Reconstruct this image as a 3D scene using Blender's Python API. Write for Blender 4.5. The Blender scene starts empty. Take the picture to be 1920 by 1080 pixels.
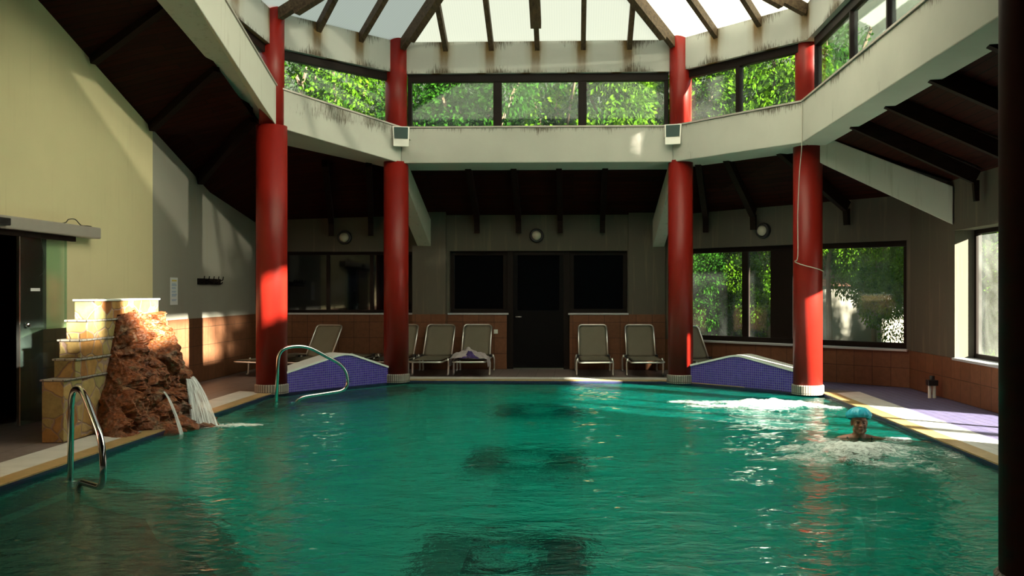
import bpy, bmesh, math, random
from mathutils import Vector, Matrix, noise
PI = math.pi
C = bpy.context.scene.collection
S = bpy.context.scene
random.seed(7)

# ------------------------------------------------------------------ camera, sky, sun, exposure
cam = bpy.data.cameras.new('camera')
cam.sensor_width = 36.0
cam.lens = 31.875
cam.shift_x = -58 / 1920
cam.shift_y = 6 / 1920
cam.clip_start = 0.05
cam.clip_end = 300
cam_ob = bpy.data.objects.new('camera', cam)
cam_ob.location = (0, 0, 1.49)
cam_ob.rotation_euler = (PI / 2, 0, math.atan(56 / 1700))
C.objects.link(cam_ob)
S.camera = cam_ob

w = bpy.data.worlds.new('sky')
S.world = w
w.use_nodes = True
bg = w.node_tree.nodes['Background']
bg.inputs['Color'].default_value = (0.90, 0.95, 1.0, 1)
bg.inputs['Strength'].default_value = 0.68

sun = bpy.data.lights.new('sun', 'SUN')
sun.energy = 44.0
sun.angle = math.radians(1.2)
sun.color = (1.0, 0.90, 0.74)
sun_ob = bpy.data.objects.new('sun', sun)
SUN_DIR = Vector((-1.0, 0.72, -0.41)).normalized()
sun_ob.rotation_euler = SUN_DIR.to_track_quat('-Z', 'Y').to_euler()
sun_ob.location = (20, -13, 9)
C.objects.link(sun_ob)

S.view_settings.view_transform = 'Standard'
S.view_settings.look = 'None'
S.view_settings.exposure = 0.92
S.view_settings.gamma = 1.0
S.view_settings.use_curve_mapping = False
S.cycles.use_denoising = True
S.cycles.max_bounces = 10
S.cycles.transparent_max_bounces = 24
S.cycles.sample_clamp_indirect = 4.0
S.cycles.caustics_refractive = True
S.cycles.caustics_reflective = False
S.cycles.blur_glossy = 0.15


# ------------------------------------------------------------------ materials
def new_mat(name):
    m = bpy.data.materials.new(name)
    m.use_nodes = True
    nt = m.node_tree
    nt.nodes.clear()
    out = nt.nodes.new('ShaderNodeOutputMaterial')
    return m, nt, out


def N(nt, kind, **kw):
    n = nt.nodes.new(kind)
    for k, v in kw.items():
        if k in n.inputs:
            n.inputs[k].default_value = v
        else:
            setattr(n, k, v)
    return n


def ramp(nt, fac, stops):
    r = nt.nodes.new('ShaderNodeValToRGB')
    el = r.color_ramp.elements
    while len(el) < len(stops):
        el.new(0.5)
    for e, (p, c) in zip(el, stops):
        e.position = p
        e.color = (c[0], c[1], c[2], 1) if not isinstance(c, (int, float)) else (c, c, c, 1)
    nt.links.new(fac, r.inputs['Fac'])
    return r.outputs['Color']


def mix(nt, fac, a, b, mode='MIX'):
    n = nt.nodes.new('ShaderNodeMix')
    n.data_type = 'RGBA'
    n.blend_type = mode
    for sock, v in ((n.inputs['Factor'], fac), (n.inputs[6], a), (n.inputs[7], b)):
        if isinstance(v, (int, float)):
            sock.default_value = v
        elif isinstance(v, tuple):
            sock.default_value = (v[0], v[1], v[2], 1)
        else:
            nt.links.new(v, sock)
    return n.outputs[2]


def mathn(nt, op, a, b=None, c=None):
    n = nt.nodes.new('ShaderNodeMath')
    n.operation = op
    for i, v in enumerate((a, b, c)):
        if v is None:
            continue
        if isinstance(v, (int, float)):
            n.inputs[i].default_value = v
        else:
            nt.links.new(v, n.inputs[i])
    return n.outputs[0]


def coords(nt, kind='Object', scale=(1, 1, 1), rot=(0, 0, 0)):
    tc = nt.nodes.new('ShaderNodeTexCoord')
    mp = nt.nodes.new('ShaderNodeMapping')
    mp.inputs['Scale'].default_value = scale
    mp.inputs['Rotation'].default_value = rot
    nt.links.new(tc.outputs[kind], mp.inputs['Vector'])
    return mp.outputs['Vector']


def noisen(nt, vec, scale, detail=4, rough=0.55, dist=0.0):
    n = N(nt, 'ShaderNodeTexNoise')
    n.inputs['Scale'].default_value = scale
    n.inputs['Detail'].default_value = detail
    n.inputs['Roughness'].default_value = rough
    n.inputs['Distortion'].default_value = dist
    nt.links.new(vec, n.inputs['Vector'])
    return n.outputs['Fac']


def finish(nt, out, color, rough=0.6, metal=0.0, spec=0.5, bump=None, bstr=0.3, bdist=0.01, **kw):
    p = nt.nodes.new('ShaderNodeBsdfPrincipled')
    for sock, v in ((p.inputs['Base Color'], color), (p.inputs['Roughness'], rough)):
        if isinstance(v, (int, float)):
            sock.default_value = v
        elif isinstance(v, tuple):
            sock.default_value = (v[0], v[1], v[2], 1)
        else:
            nt.links.new(v, sock)
    p.inputs['Metallic'].default_value = metal
    p.inputs['Specular IOR Level'].default_value = spec
    for k, v in kw.items():
        p.inputs[k].default_value = v
    if bump is not None:
        b = nt.nodes.new('ShaderNodeBump')
        b.inputs['Strength'].default_value = bstr
        b.inputs['Distance'].default_value = bdist
        nt.links.new(bump, b.inputs['Height'])
        nt.links.new(b.outputs['Normal'], p.inputs['Normal'])
    nt.links.new(p.outputs[0], out.inputs['Surface'])
    return p


def m_plain(name, col, rough=0.5, metal=0.0, spec=0.5, var=0.12, scale=9.0, bstr=0.08):
    m, nt, out = new_mat(name)
    v = coords(nt)
    f = noisen(nt, v, scale)
    d = tuple(c * (1 - var) for c in col)
    e = tuple(min(1, c * (1 + var)) for c in col)
    finish(nt, out, mix(nt, f, d, e), rough, metal, spec, bump=noisen(nt, v, scale * 8), bstr=bstr, bdist=0.003)
    return m


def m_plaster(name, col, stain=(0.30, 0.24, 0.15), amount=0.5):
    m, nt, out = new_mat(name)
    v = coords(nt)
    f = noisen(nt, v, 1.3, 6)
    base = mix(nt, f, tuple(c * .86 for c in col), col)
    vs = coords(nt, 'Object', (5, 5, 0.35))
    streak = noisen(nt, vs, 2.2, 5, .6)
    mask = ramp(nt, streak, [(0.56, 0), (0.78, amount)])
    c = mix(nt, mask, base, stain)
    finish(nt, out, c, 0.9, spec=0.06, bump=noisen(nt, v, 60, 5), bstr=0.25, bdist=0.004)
    return m


def m_streaked(name, col, spacing=0.75, vtop=5.64, length=0.5, edge=.52):
    """painted concrete with rust runs under evenly spaced rafters and grime along the edges (uv in metres)"""
    m, nt, out = new_mat(name)
    uv = coords(nt, 'UV')
    sp = nt.nodes.new('ShaderNodeSeparateXYZ')
    nt.links.new(uv, sp.inputs[0])
    u, z = sp.outputs[0], sp.outputs[1]
    v = coords(nt)
    f = noisen(nt, v, 1.6, 6)
    base = mix(nt, f, tuple(c * .78 for c in col), col)
    wob = noisen(nt, coords(nt, 'UV', (9, 1.5, 1)), 3.0, 5, .65)
    fr = mathn(nt, 'FRACT', mathn(nt, 'DIVIDE', mathn(nt, 'ADD', u, mathn(nt, 'ADD', 25.0 if spacing > 10 else 0.0, mathn(nt, 'MULTIPLY', wob, 0.05))), spacing))
    dist = mathn(nt, 'MULTIPLY', mathn(nt, 'MINIMUM', fr, mathn(nt, 'SUBTRACT', 1.0, fr)), spacing)
    run = ramp(nt, dist, [(0.05, 1), (0.095, 0)])
    down = mathn(nt, 'DIVIDE', mathn(nt, 'SUBTRACT', vtop, z), length)
    fade = ramp(nt, mathn(nt, 'ADD', down, mathn(nt, 'MULTIPLY', wob, 0.4)), [(0.45, 1), (0.75, 0.75), (1.3, 0.4)])
    rust = mathn(nt, 'MULTIPLY', mathn(nt, 'MULTIPLY', run, fade), ramp(nt, wob, [(0.25, 0.7), (0.45, 1)]))
    c = mix(nt, rust, base, (0.075, 0.032, 0.008))
    halo = mathn(nt, 'MULTIPLY', ramp(nt, dist, [(0.05, .55), (0.2, 0)]), fade)
    c = mix(nt, halo, c, (0.26, 0.17, 0.07))
    g = noisen(nt, coords(nt, 'UV', (26, 2.5, 1)), 2.0, 6, .75)
    g2 = noisen(nt, coords(nt, 'UV', (1.1, .3, 1)), 2.0, 3, .5)
    d0 = mathn(nt, 'SUBTRACT', vtop, z)
    d1 = mathn(nt, 'SUBTRACT', z, vtop - edge)
    near = ramp(nt, mathn(nt, 'MINIMUM', d0, d1), [(0.02, .16), (0.16, 0.0)])
    gsum = mathn(nt, 'ADD', mathn(nt, 'ADD', mathn(nt, 'MULTIPLY', g, .6), mathn(nt, 'MULTIPLY', g2, .5)), near)
    grime = ramp(nt, gsum, [(0.68, 0), (0.80, .9)])
    gm = nt.nodes.new('ShaderNodeNewGeometry')
    sn = nt.nodes.new('ShaderNodeSeparateXYZ')
    nt.links.new(gm.outputs['True Normal'], sn.inputs[0])
    upright = mathn(nt, 'SUBTRACT', 1.0, mathn(nt, 'ABSOLUTE', sn.outputs[2]))
    c = mix(nt, mathn(nt, 'MULTIPLY', grime, upright), c, (0.050, 0.032, 0.014))
    finish(nt, out, c, 0.85, spec=0.2, bump=noisen(nt, v, 45, 5), bstr=0.2, bdist=0.004)
    return m


def m_tiles(name, cols, mortar, tw, th, msize=0.004, rough=0.35, noise_scale=14, spec=0.4, kind='UV'):
    m, nt, out = new_mat(name)
    uv = coords(nt, kind)
    b = nt.nodes.new('ShaderNodeTexBrick')
    b.offset = 0.0
    b.inputs['Scale'].default_value = 1.0
    b.inputs['Brick Width'].default_value = tw
    b.inputs['Row Height'].default_value = th
    b.inputs['Mortar Size'].default_value = msize
    b.inputs['Mortar Smooth'].default_value = 0.2
    b.inputs['Color1'].default_value = (*cols[0], 1)
    b.inputs['Color2'].default_value = (*cols[1], 1)
    b.inputs['Mortar'].default_value = (*mortar, 1)
    nt.links.new(uv, b.inputs['Vector'])
    f = noisen(nt, coords(nt), noise_scale, 5)
    c = mix(nt, 0.5, b.outputs['Color'], ramp(nt, f, [(0.25, 0.35), (0.75, 0.9)]), 'MULTIPLY')
    inv = mathn(nt, 'SUBTRACT', 1.0, b.outputs['Fac'])
    finish(nt, out, c, rough, spec=spec, bump=inv, bstr=0.5, bdist=0.003)
    return m


def m_wood(name, c1, c2, rough=0.6, axis='X'):
    m, nt, out = new_mat(name)
    sc = {'X': (0.6, 9, 9), 'Y': (9, 0.6, 9), 'Z': (9, 9, 0.6)}[axis]
    v = coords(nt, 'Object', sc)
    f = noisen(nt, v, 3.0, 6, .6, .4)
    finish(nt, out, ramp(nt, f, [(0.3, c1), (0.7, c2)]), rough, spec=0.1, bump=f, bstr=0.3, bdist=0.004)
    return m


def m_planks(name, c1, c2, pitch=0.11):
    m, nt, out = new_mat(name)
    uv = coords(nt, 'UV')
    b = nt.nodes.new('ShaderNodeTexBrick')
    b.offset = 0.37
    b.inputs['Scale'].default_value = 1
    b.inputs['Brick Width'].default_value = 2.6
    b.inputs['Row Height'].default_value = pitch
    b.inputs['Mortar Size'].default_value = 0.006
    b.inputs['Color1'].default_value = (*c1, 1)
    b.inputs['Color2'].default_value = (*c2, 1)
    b.inputs['Mortar'].default_value = (0.004, 0.002, 0.001, 1)
    nt.links.new(uv, b.inputs['Vector'])
    f = noisen(nt, coords(nt, 'UV', (1.2, 14, 1)), 3, 6, .6)
    c = mix(nt, .7, b.outputs['Color'], ramp(nt, f, [(.3, .3), (.7, 1)]), 'MULTIPLY')
    finish(nt, out, c, 0.65, spec=.08, bump=mathn(nt, 'SUBTRACT', 1.0, b.outputs['Fac']), bstr=.5, bdist=.006)
    return m


def m_stonewall():
    m, nt, out = new_mat('flagstone_cladding')
    v = coords(nt)
    wv = nt.nodes.new('ShaderNodeVectorMath')
    wv.operation = 'ADD'
    nn = nt.nodes.new('ShaderNodeTexNoise')
    nn.inputs['Scale'].default_value = 5
    nt.links.new(v, nn.inputs['Vector'])
    sc = nt.nodes.new('ShaderNodeVectorMath')
    sc.operation = 'SCALE'
    sc.inputs['Scale'].default_value = 0.09
    nt.links.new(nn.outputs['Color'], sc.inputs[0])
    nt.links.new(v, wv.inputs[0])
    nt.links.new(sc.outputs[0], wv.inputs[1])
    e = N(nt, 'ShaderNodeTexVoronoi', feature='DISTANCE_TO_EDGE')
    e.inputs['Scale'].default_value = 5.2
    c = N(nt, 'ShaderNodeTexVoronoi')
    c.inputs['Scale'].default_value = 5.2
    nt.links.new(wv.outputs[0], e.inputs['Vector'])
    nt.links.new(wv.outputs[0], c.inputs['Vector'])
    sep = nt.nodes.new('ShaderNodeSeparateColor')
    nt.links.new(c.outputs['Color'], sep.inputs[0])
    col = ramp(nt, sep.outputs[0], [(0.0, (.30, .11, .035)), (.3, (.42, .22, .07)), (.55, (.34, .28, .12)), (.8, (.50, .30, .11)), (1, (.36, .30, .17))])
    f = noisen(nt, v, 12, 6, .65)
    col = mix(nt, .6, col, ramp(nt, f, [(.3, .35), (.7, 1)]), 'MULTIPLY')
    mort = ramp(nt, e.outputs['Distance'], [(.02, 1), (.045, 0)])
    col = mix(nt, mort, col, (.26, .17, .14))
    h = mix(nt, .25, ramp(nt, e.outputs['Distance'], [(.015, 0), (.06, 1)]), f)
    finish(nt, out, col, 0.55, spec=.35, bump=h, bstr=.6, bdist=.012)
    return m


def m_rock():
    m, nt, out = new_mat('travertine_rock')
    v = coords(nt)
    big = noisen(nt, v, 3.0, 5, .6, .5)
    fine = noisen(nt, v, 22, 8, .72)
    mid = noisen(nt, v, 7, 6, .6, .8)
    c = ramp(nt, big, [(.25, (.07, .018, .007)), (.42, (.20, .05, .014)), (.55, (.30, .085, .022)), (.7, (.18, .07, .028))])
    c = mix(nt, ramp(nt, mid, [(.55, 0), (.66, .8)]), c, (.30, .22, .13))
    c = mix(nt, ramp(nt, noisen(nt, v, 4.3, 4), [(.6, 0), (.68, .7)]), c, (.42, .33, .26))
    c = mix(nt, .75, c, ramp(nt, fine, [(.36, .08), (.6, 1.0)]), 'MULTIPLY')
    vo = N(nt, 'ShaderNodeTexVoronoi')
    vo.inputs['Scale'].default_value = 26
    nt.links.new(v, vo.inputs['Vector'])
    h = mix(nt, .5, fine, vo.outputs['Distance'])
    finish(nt, out, c, 0.42, spec=.45, bump=h, bstr=.9, bdist=.03)
    return m


def m_glass(name, fog=0.12, tint=(0.93, 0.97, 0.95), fogcol=(.75, .8, .78), fscale=1.3, ior=1.25):
    m, nt, out = new_mat(name)
    tr = N(nt, 'ShaderNodeBsdfTransparent')
    tr.inputs['Color'].default_value = (*tint, 1)
    gl = N(nt, 'ShaderNodeBsdfGlossy')
    gl.inputs['Roughness'].default_value = 0.03
    gl.inputs['Color'].default_value = (.9, .95, .95, 1)
    fr = N(nt, 'ShaderNodeFresnel')
    geo = nt.nodes.new('ShaderNodeNewGeometry')       # thin pane: same reflectance from either face
    nt.links.new(mathn(nt, 'ADD', ior, mathn(nt, 'MULTIPLY', geo.outputs['Backfacing'], 1 / ior - ior)), fr.inputs['IOR'])
    v = coords(nt)
    df = N(nt, 'ShaderNodeBsdfTranslucent')
    df.inputs['Color'].default_value = (*fogcol, 1)
    d2 = N(nt, 'ShaderNodeBsdfDiffuse')
    d2.inputs['Color'].default_value = (*fogcol, 1)
    hz = N(nt, 'ShaderNodeMixShader')
    nt.links.new(df.outputs[0], hz.inputs[1])
    nt.links.new(d2.outputs[0], hz.inputs[2])
    hz.inputs[0].default_value = .3
    nz = mathn(nt, 'MULTIPLY', ramp(nt, noisen(nt, v, fscale, 5, .6, .6), [(.36, .15), (.68, 1.0)]), fog * 2)
    m1 = N(nt, 'ShaderNodeMixShader')
    nt.links.new(nz, m1.inputs[0])
    nt.links.new(tr.outputs[0], m1.inputs[1])
    nt.links.new(hz.outputs[0], m1.inputs[2])
    m2 = N(nt, 'ShaderNodeMixShader')
    nt.links.new(fr.outputs[0], m2.inputs[0])
    nt.links.new(m1.outputs[0], m2.inputs[1])
    nt.links.new(gl.outputs[0], m2.inputs[2])
    nt.links.new(m2.outputs[0], out.inputs['Surface'])
    return m


def m_skypanel():
    m, nt, out = new_mat('ribbed_polycarbonate')
    v = coords(nt, 'UV')
    wv = N(nt, 'ShaderNodeTexWave', wave_type='BANDS', bands_direction='X')
    wv.inputs['Scale'].default_value = 8
    nt.links.new(v, wv.inputs['Vector'])
    col = mix(nt, mathn(nt, 'MULTIPLY', wv.outputs['Fac'], .5), (.60, .62, .57), (.53, .56, .52))
    tl = N(nt, 'ShaderNodeBsdfTranslucent')
    nt.links.new(col, tl.inputs['Color'])
    tr = N(nt, 'ShaderNodeBsdfTransparent')
    tr.inputs['Color'].default_value = (.93, .97, .92, 1)
    m1 = N(nt, 'ShaderNodeMixShader')
    m1.inputs[0].default_value = .88
    nt.links.new(tr.outputs[0], m1.inputs[1])
    nt.links.new(tl.outputs[0], m1.inputs[2])
    nt.links.new(m1.outputs[0], out.inputs['Surface'])
    return m


def m_water():
    m, nt, out = new_mat('pool_water')
    v = coords(nt, 'Object', (1.0, 1.6, 1))
    n1 = noisen(nt, v, 2.6, 4, .55, .6)
    n2 = noisen(nt, v, 8.0, 4, .6, .5)
    h = mathn(nt, 'ADD', n1, mathn(nt, 'MULTIPLY', n2, .36))
    b = nt.nodes.new('ShaderNodeBump')
    b.inputs['Strength'].default_value = 1.0
    b.inputs['Distance'].default_value = 0.034
    nt.links.new(h, b.inputs['Height'])
    gl = N(nt, 'ShaderNodeBsdfGlossy')
    gl.inputs['Roughness'].default_value = 0.02
    rf = N(nt, 'ShaderNodeBsdfRefraction')
    rf.inputs['IOR'].default_value = 1.33
    rf.inputs['Roughness'].default_value = 0.0
    rf.inputs['Color'].default_value = (.92, .97, .96, 1)
    tr = N(nt, 'ShaderNodeBsdfTransparent')
    tr.inputs['Color'].default_value = (.92, .97, .96, 1)
    df = N(nt, 'ShaderNodeBsdfDiffuse')
    df.inputs['Color'].default_value = (.003, .28, .235, 1)
    for s in (gl, rf, df):
        nt.links.new(b.outputs['Normal'], s.inputs['Normal'])
    a = N(nt, 'ShaderNodeMixShader')
    a.inputs[0].default_value = .22
    nt.links.new(rf.outputs[0], a.inputs[1])
    nt.links.new(tr.outputs[0], a.inputs[2])
    a2 = N(nt, 'ShaderNodeMixShader')
    a2.inputs[0].default_value = .15
    nt.links.new(a.outputs[0], a2.inputs[1])
    nt.links.new(df.outputs[0], a2.inputs[2])
    fr = N(nt, 'ShaderNodeFresnel')
    fr.inputs['IOR'].default_value = 1.19
    nt.links.new(b.outputs['Normal'], fr.inputs['Normal'])
    c = N(nt, 'ShaderNodeMixShader')
    nt.links.new(fr.outputs[0], c.inputs[0])
    nt.links.new(a2.outputs[0], c.inputs[1])
    nt.links.new(gl.outputs[0], c.inputs[2])
    at = N(nt, 'ShaderNodeAttribute', attribute_name='foam')
    fn = noisen(nt, coords(nt, 'Object', (1, 1.25, 1)), 17, 8, .8, .6)
    fm = ramp(nt, mathn(nt, 'ADD', mathn(nt, 'MULTIPLY', at.outputs['Fac'], .75), mathn(nt, 'MULTIPLY', fn, .8)), [(.66, 0), (.88, .95)])
    fo = N(nt, 'ShaderNodeBsdfDiffuse')
    fo.inputs['Color'].default_value = (.88, .95, .93, 1)
    d = N(nt, 'ShaderNodeMixShader')
    nt.links.new(fm, d.inputs[0])
    nt.links.new(c.outputs[0], d.inputs[1])
    nt.links.new(fo.outputs[0], d.inputs[2])
    nt.links.new(d.outputs[0], out.inputs['Surface'])
    ab = N(nt, 'ShaderNodeVolumeAbsorption')
    ab.inputs['Color'].default_value = (0.0, .966, .948, 1)
    ab.inputs['Density'].default_value = 1.6
    nt.links.new(ab.outputs[0], out.inputs['Volume'])
    return m


def m_leaf(name, c1, c2):
    m, nt, out = new_mat(name)
    oi = N(nt, 'ShaderNodeTexCoord')
    f = noisen(nt, oi.outputs['Object'], 7, 4, .7)
    c = ramp(nt, f, [(.35, c1), (.65, c2)])
    d = N(nt, 'ShaderNodeBsdfDiffuse')
    t = N(nt, 'ShaderNodeBsdfTranslucent')
    nt.links.new(c, d.inputs['Color'])
    nt.links.new(mix(nt, 1.0, c, (1.0, 1.0, .35), 'MULTIPLY'), t.inputs['Color'])
    a = N(nt, 'ShaderNodeMixShader')
    a.inputs[0].default_value = .4
    nt.links.new(d.outputs[0], a.inputs[1])
    nt.links.new(t.outputs[0], a.inputs[2])
    nt.links.new(a.outputs[0], out.inputs['Surface'])
    return m


def m_mesh_fabric(name, col):
    m, nt, out = new_mat(name)
    v = coords(nt, 'Object', (1, 1, 1))
    wv = N(nt, 'ShaderNodeTexWave', wave_type='BANDS', bands_direction='X')
    wv.inputs['Scale'].default_value = 45
    nt.links.new(v, wv.inputs['Vector'])
    w2 = N(nt, 'ShaderNodeTexWave', wave_type='BANDS', bands_direction='Y')
    w2.inputs['Scale'].default_value = 45
    nt.links.new(v, w2.inputs['Vector'])
    h = mix(nt, .5, wv.outputs['Color'], w2.outputs['Color'])
    c = mix(nt, noisen(nt, v, 6), tuple(x * .82 for x in col), col)
    finish(nt, out, c, .6, spec=.3, bump=h, bstr=.3, bdist=.003)
    return m


M = {}
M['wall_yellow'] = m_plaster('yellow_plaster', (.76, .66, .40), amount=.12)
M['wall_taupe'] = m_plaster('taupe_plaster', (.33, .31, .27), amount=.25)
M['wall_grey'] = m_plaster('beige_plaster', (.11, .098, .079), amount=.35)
M['beam'] = m_plaster('painted_concrete', (.52, .51, .45), (.16, .10, .04), .45)
M['sillbeam'] = m_streaked('weathered_painted_concrete', (.49, .48, .43), spacing=50, vtop=4.19, length=.6, edge=3)
M['fascia'] = m_streaked('rust_streaked_concrete', (.50, .50, .47))
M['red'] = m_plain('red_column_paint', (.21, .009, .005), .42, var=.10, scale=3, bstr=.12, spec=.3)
M['red_shaded'] = m_plain('shaded_red_column_paint', (.035, .003, .002), .6, var=.1, scale=3, spec=.12)  # darkened copy of the red paint, stands for the near column's unlit side
M['collar'] = m_tiles('mosaic_collar_tile', ((.42, .38, .34), (.30, .25, .22)), (.12, .10, .09), .1, .3, .008)
M['tile'] = m_tiles('terracotta_wall_tile', ((.20, .084, .043), (.17, .07, .036)), (.05, .022, .014), .30, .30, .004, rough=.5, spec=.2)
M['floor'] = m_tiles('brown_deck_tile', ((.22, .165, .155), (.19, .145, .14)), (.07, .055, .055), .33, .33, .005, rough=.5)
M['floor_blue'] = m_tiles('slate_blue_deck_tile', ((.16, .135, .27), (.14, .12, .25)), (.08, .07, .09), .12, .12, .006, rough=.55)
M['coping'] = m_tiles('ochre_coping_stone', ((.52, .36, .17), (.45, .30, .13)), (.2, .13, .06), .33, .33, .003, rough=.3)
M['grate'] = m_tiles('white_drain_grating', ((.80, .79, .76), (.76, .75, .72)), (.40, .40, .39), .026, .5, .004, rough=.4, noise_scale=3)
M['pool'] = m_tiles('green_pool_tile', ((.35, .85, .72), (.30, .80, .68)), (.35, .75, .65), .05, .05, .003, rough=.4)
M['poolline'] = m_tiles('navy_waterline_mosaic', ((.012, .015, .06), (.02, .02, .09)), (.05, .05, .08), .025, .025, .002, rough=.3)
M['mosaic_dark'] = m_tiles('dark_floor_mosaic', ((.008, .016, .018), (.012, .02, .02)), (.02, .03, .03), .05, .05, .003)
M['brown_step'] = m_tiles('brown_step_stone', ((.20, .12, .085), (.13, .08, .055)), (.05, .035, .025), .30, .18, .006)
M['purple'] = m_tiles('violet_glass_mosaic', ((.085, .045, .42), (.055, .03, .32)), (.22, .19, .42), .036, .036, .0035, rough=.25, spec=.5)
M['white_cap'] = m_plain('white_marble_cap', (.72, .72, .70), .35, var=.08)
M['sill'] = m_plain('white_marble_sill', (.42, .43, .46), .3, var=.06)
M['frame'] = m_plain('dark_brown_window_frame', (.010, .006, .005), .5, var=.2, spec=.12)
M['blackpanel'] = m_plain('black_door_panel', (.004, .0035, .004), .6, var=.1, spec=.08)
M['planks'] = m_planks('red_brown_plank_ceiling', (.036, .0065, .003), (.022, .0042, .002))
M['rafter'] = m_wood('dark_stained_rafter', (.006, .0025, .0015), (.014, .006, .004))
M['rafter_pale'] = m_wood('weathered_pine_rafter', (.045, .028, .017), (.12, .082, .048), axis='Y')
M['stonewall'] = m_stonewall()
M['rock'] = m_rock()
M['glass'] = m_glass('misted_window_glass', .035)
M['glass_clear'] = m_glass('window_glass', .03, ior=1.42)
M['glass_hazy'] = m_glass('hazy_window_glass', .05, ior=1.3)
M['glass_door'] = m_glass('greenish_door_glass', .04, (.80, .92, .87), (.6, .75, .7))
M['skypanel'] = m_skypanel()
M['water'] = m_water()
M['chrome'] = m_plain('polished_steel', (.62, .64, .64), .14, 1.0, var=.05, bstr=.0)
M['alu'] = m_plain('brushed_aluminium', (.72, .71, .68), .3, 1.0, var=.05)
M['alu_box'] = m_plain('anodised_header', (.40, .36, .32), .5, .25, var=.08)
M['sling'] = m_mesh_fabric('cream_sling_mesh', (.32, .285, .21))
M['blackplastic'] = m_plain('black_plastic', (.012, .012, .013), .4)
M['whiteplastic'] = m_plain('white_plastic', (.72, .70, .64), .4, var=.05)
M['paper'] = m_plain('white_paper', (.72, .72, .74), .7, var=.02)
M['ink_blue'] = m_plain('blue_ink', (.25, .36, .58), .7)
M['ink_yellow'] = m_plain('yellow_ink', (.75, .55, .12), .7)
M['floodglass'] = m_plain('dark_green_lamp_glass', (.010, .040, .034), .25, var=.2, spec=.15)
M['lampglobe'] = m_plain('frosted_lamp_glass', (.50, .45, .36), .15, spec=.7, var=.1)
M['cable'] = m_plain('grey_cable', (.45, .42, .36), .6)
M['wire_dark'] = m_plain('dark_wire', (.03, .025, .015), .5)
M['skin'] = m_plain('skin', (.44, .19, .12), .45, var=.10, scale=18)
M['cap'] = m_plain('pale_blue_cap_plastic', (.05, .60, .95), .28, var=.3, scale=26, bstr=.5)
M['eye'] = m_plain('dark_eye', (.03, .018, .014), .2)
M['lip'] = m_plain('lips', (.36, .13, .10), .45)
M['swim'] = m_plain('black_swimsuit', (.012, .012, .014), .6)
M['towel'] = m_plain('pinkish_white_towel', (.62, .55, .56), .9, var=.15, scale=30, bstr=.5)
M['towel_purple'] = m_plain('purple_patterned_cloth', (.11, .07, .26), .9, var=.7, scale=28)
M['bark'] = m_wood('tree_bark', (.06, .04, .025), (.14, .10, .07), .9, 'Z')
M['leaf_a'] = m_leaf('bright_leaf', (.008, .042, .002), (.078, .165, .008))
M['leaf_b'] = m_leaf('deep_green_leaf', (.006, .030, .003), (.022, .080, .007))
M['grass'] = m_plain('lawn_soil', (.04, .08, .015), .9, var=.5, scale=3)
M['hill'] = m_plain('wooded_slope', (.004, .011, .003), .95, var=.7, scale=1.5, bstr=.8)
M['pale_render'] = m_plain('pale_render', (.12, .108, .09), .85)
M['terracotta_roof'] = m_plain('clay_roof', (.12, .05, .03), .8)


def m_fall():
    m, nt, out = new_mat('falling_water')
    v = coords(nt, 'UV', (7, .8, 1))
    f = noisen(nt, v, 3, 5, .65)
    d = N(nt, 'ShaderNodeBsdfDiffuse')
    d.inputs['Color'].default_value = (.80, .84, .86, 1)
    t = N(nt, 'ShaderNodeBsdfTransparent')
    a = N(nt, 'ShaderNodeMixShader')
    nt.links.new(ramp(nt, f, [(.36, .10), (.62, .95)]), a.inputs[0])
    nt.links.new(t.outputs[0], a.inputs[1])
    nt.links.new(d.outputs[0], a.inputs[2])
    nt.links.new(a.outputs[0], out.inputs['Surface'])
    return m


M['fall'] = m_fall()


# ------------------------------------------------------------------ mesh helpers
def uv_box(bm):
    uvl = bm.loops.layers.uv.verify()
    for f in bm.faces:
        n = f.normal
        if abs(n.z) > .75:
            for l in f.loops:
                l[uvl].uv = (l.vert.co.x, l.vert.co.y)
        else:
            t = Vector((-n.y, n.x, 0)).normalized()
            for l in f.loops:
                l[uvl].uv = (l.vert.co.dot(t), l.vert.co.z)


def obj(name, bm, mat, parent=None, smooth=False, uv=True, bevel=0.0):
    bm.normal_update()
    if uv:
        uv_box(bm)
    me = bpy.data.meshes.new(name)
    bm.to_mesh(me)
    bm.free()
    if smooth:
        for p in me.polygons:
            p.use_smooth = True
    me.materials.append(mat)
    o = bpy.data.objects.new(name, me)
    C.objects.link(o)
    if parent:
        o.parent = parent
    if bevel:
        b = o.modifiers.new('bevel', 'BEVEL')
        b.width = bevel
        b.segments = 2
        b.limit_method = 'ANGLE'
    return o


def tag(o, label, cat, group=None, kind=None):
    o['label'] = label
    o['category'] = cat
    if group:
        o['group'] = group
    if kind:
        o['kind'] = kind
    return o


def struct(o, label=None, cat=None):
    o['kind'] = 'structure'
    if label:
        o['label'] = label
    if cat:
        o['category'] = cat
    return o


def empty(name, loc, rz, label, cat, group=None, kind='thing'):
    o = bpy.data.objects.new(name, None)
    o.empty_display_size = .1
    o.location = loc
    o.rotation_euler = (0, 0, rz)
    C.objects.link(o)
    return tag(o, label, cat, group, kind)


def dup(root, loc, rz, label, group=None):
    r = root.copy()
    C.objects.link(r)
    r.location = loc
    r.rotation_euler = (0, 0, rz)
    r['label'] = label
    if group:
        r['group'] = group
    for ch in list(root.children):
        c = ch.copy()
        C.objects.link(c)
        c.parent = r
        for g in list(ch.children):
            d = g.copy()
            C.objects.link(d)
            d.parent = c
    return r


def B():
    return bmesh.new()


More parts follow.
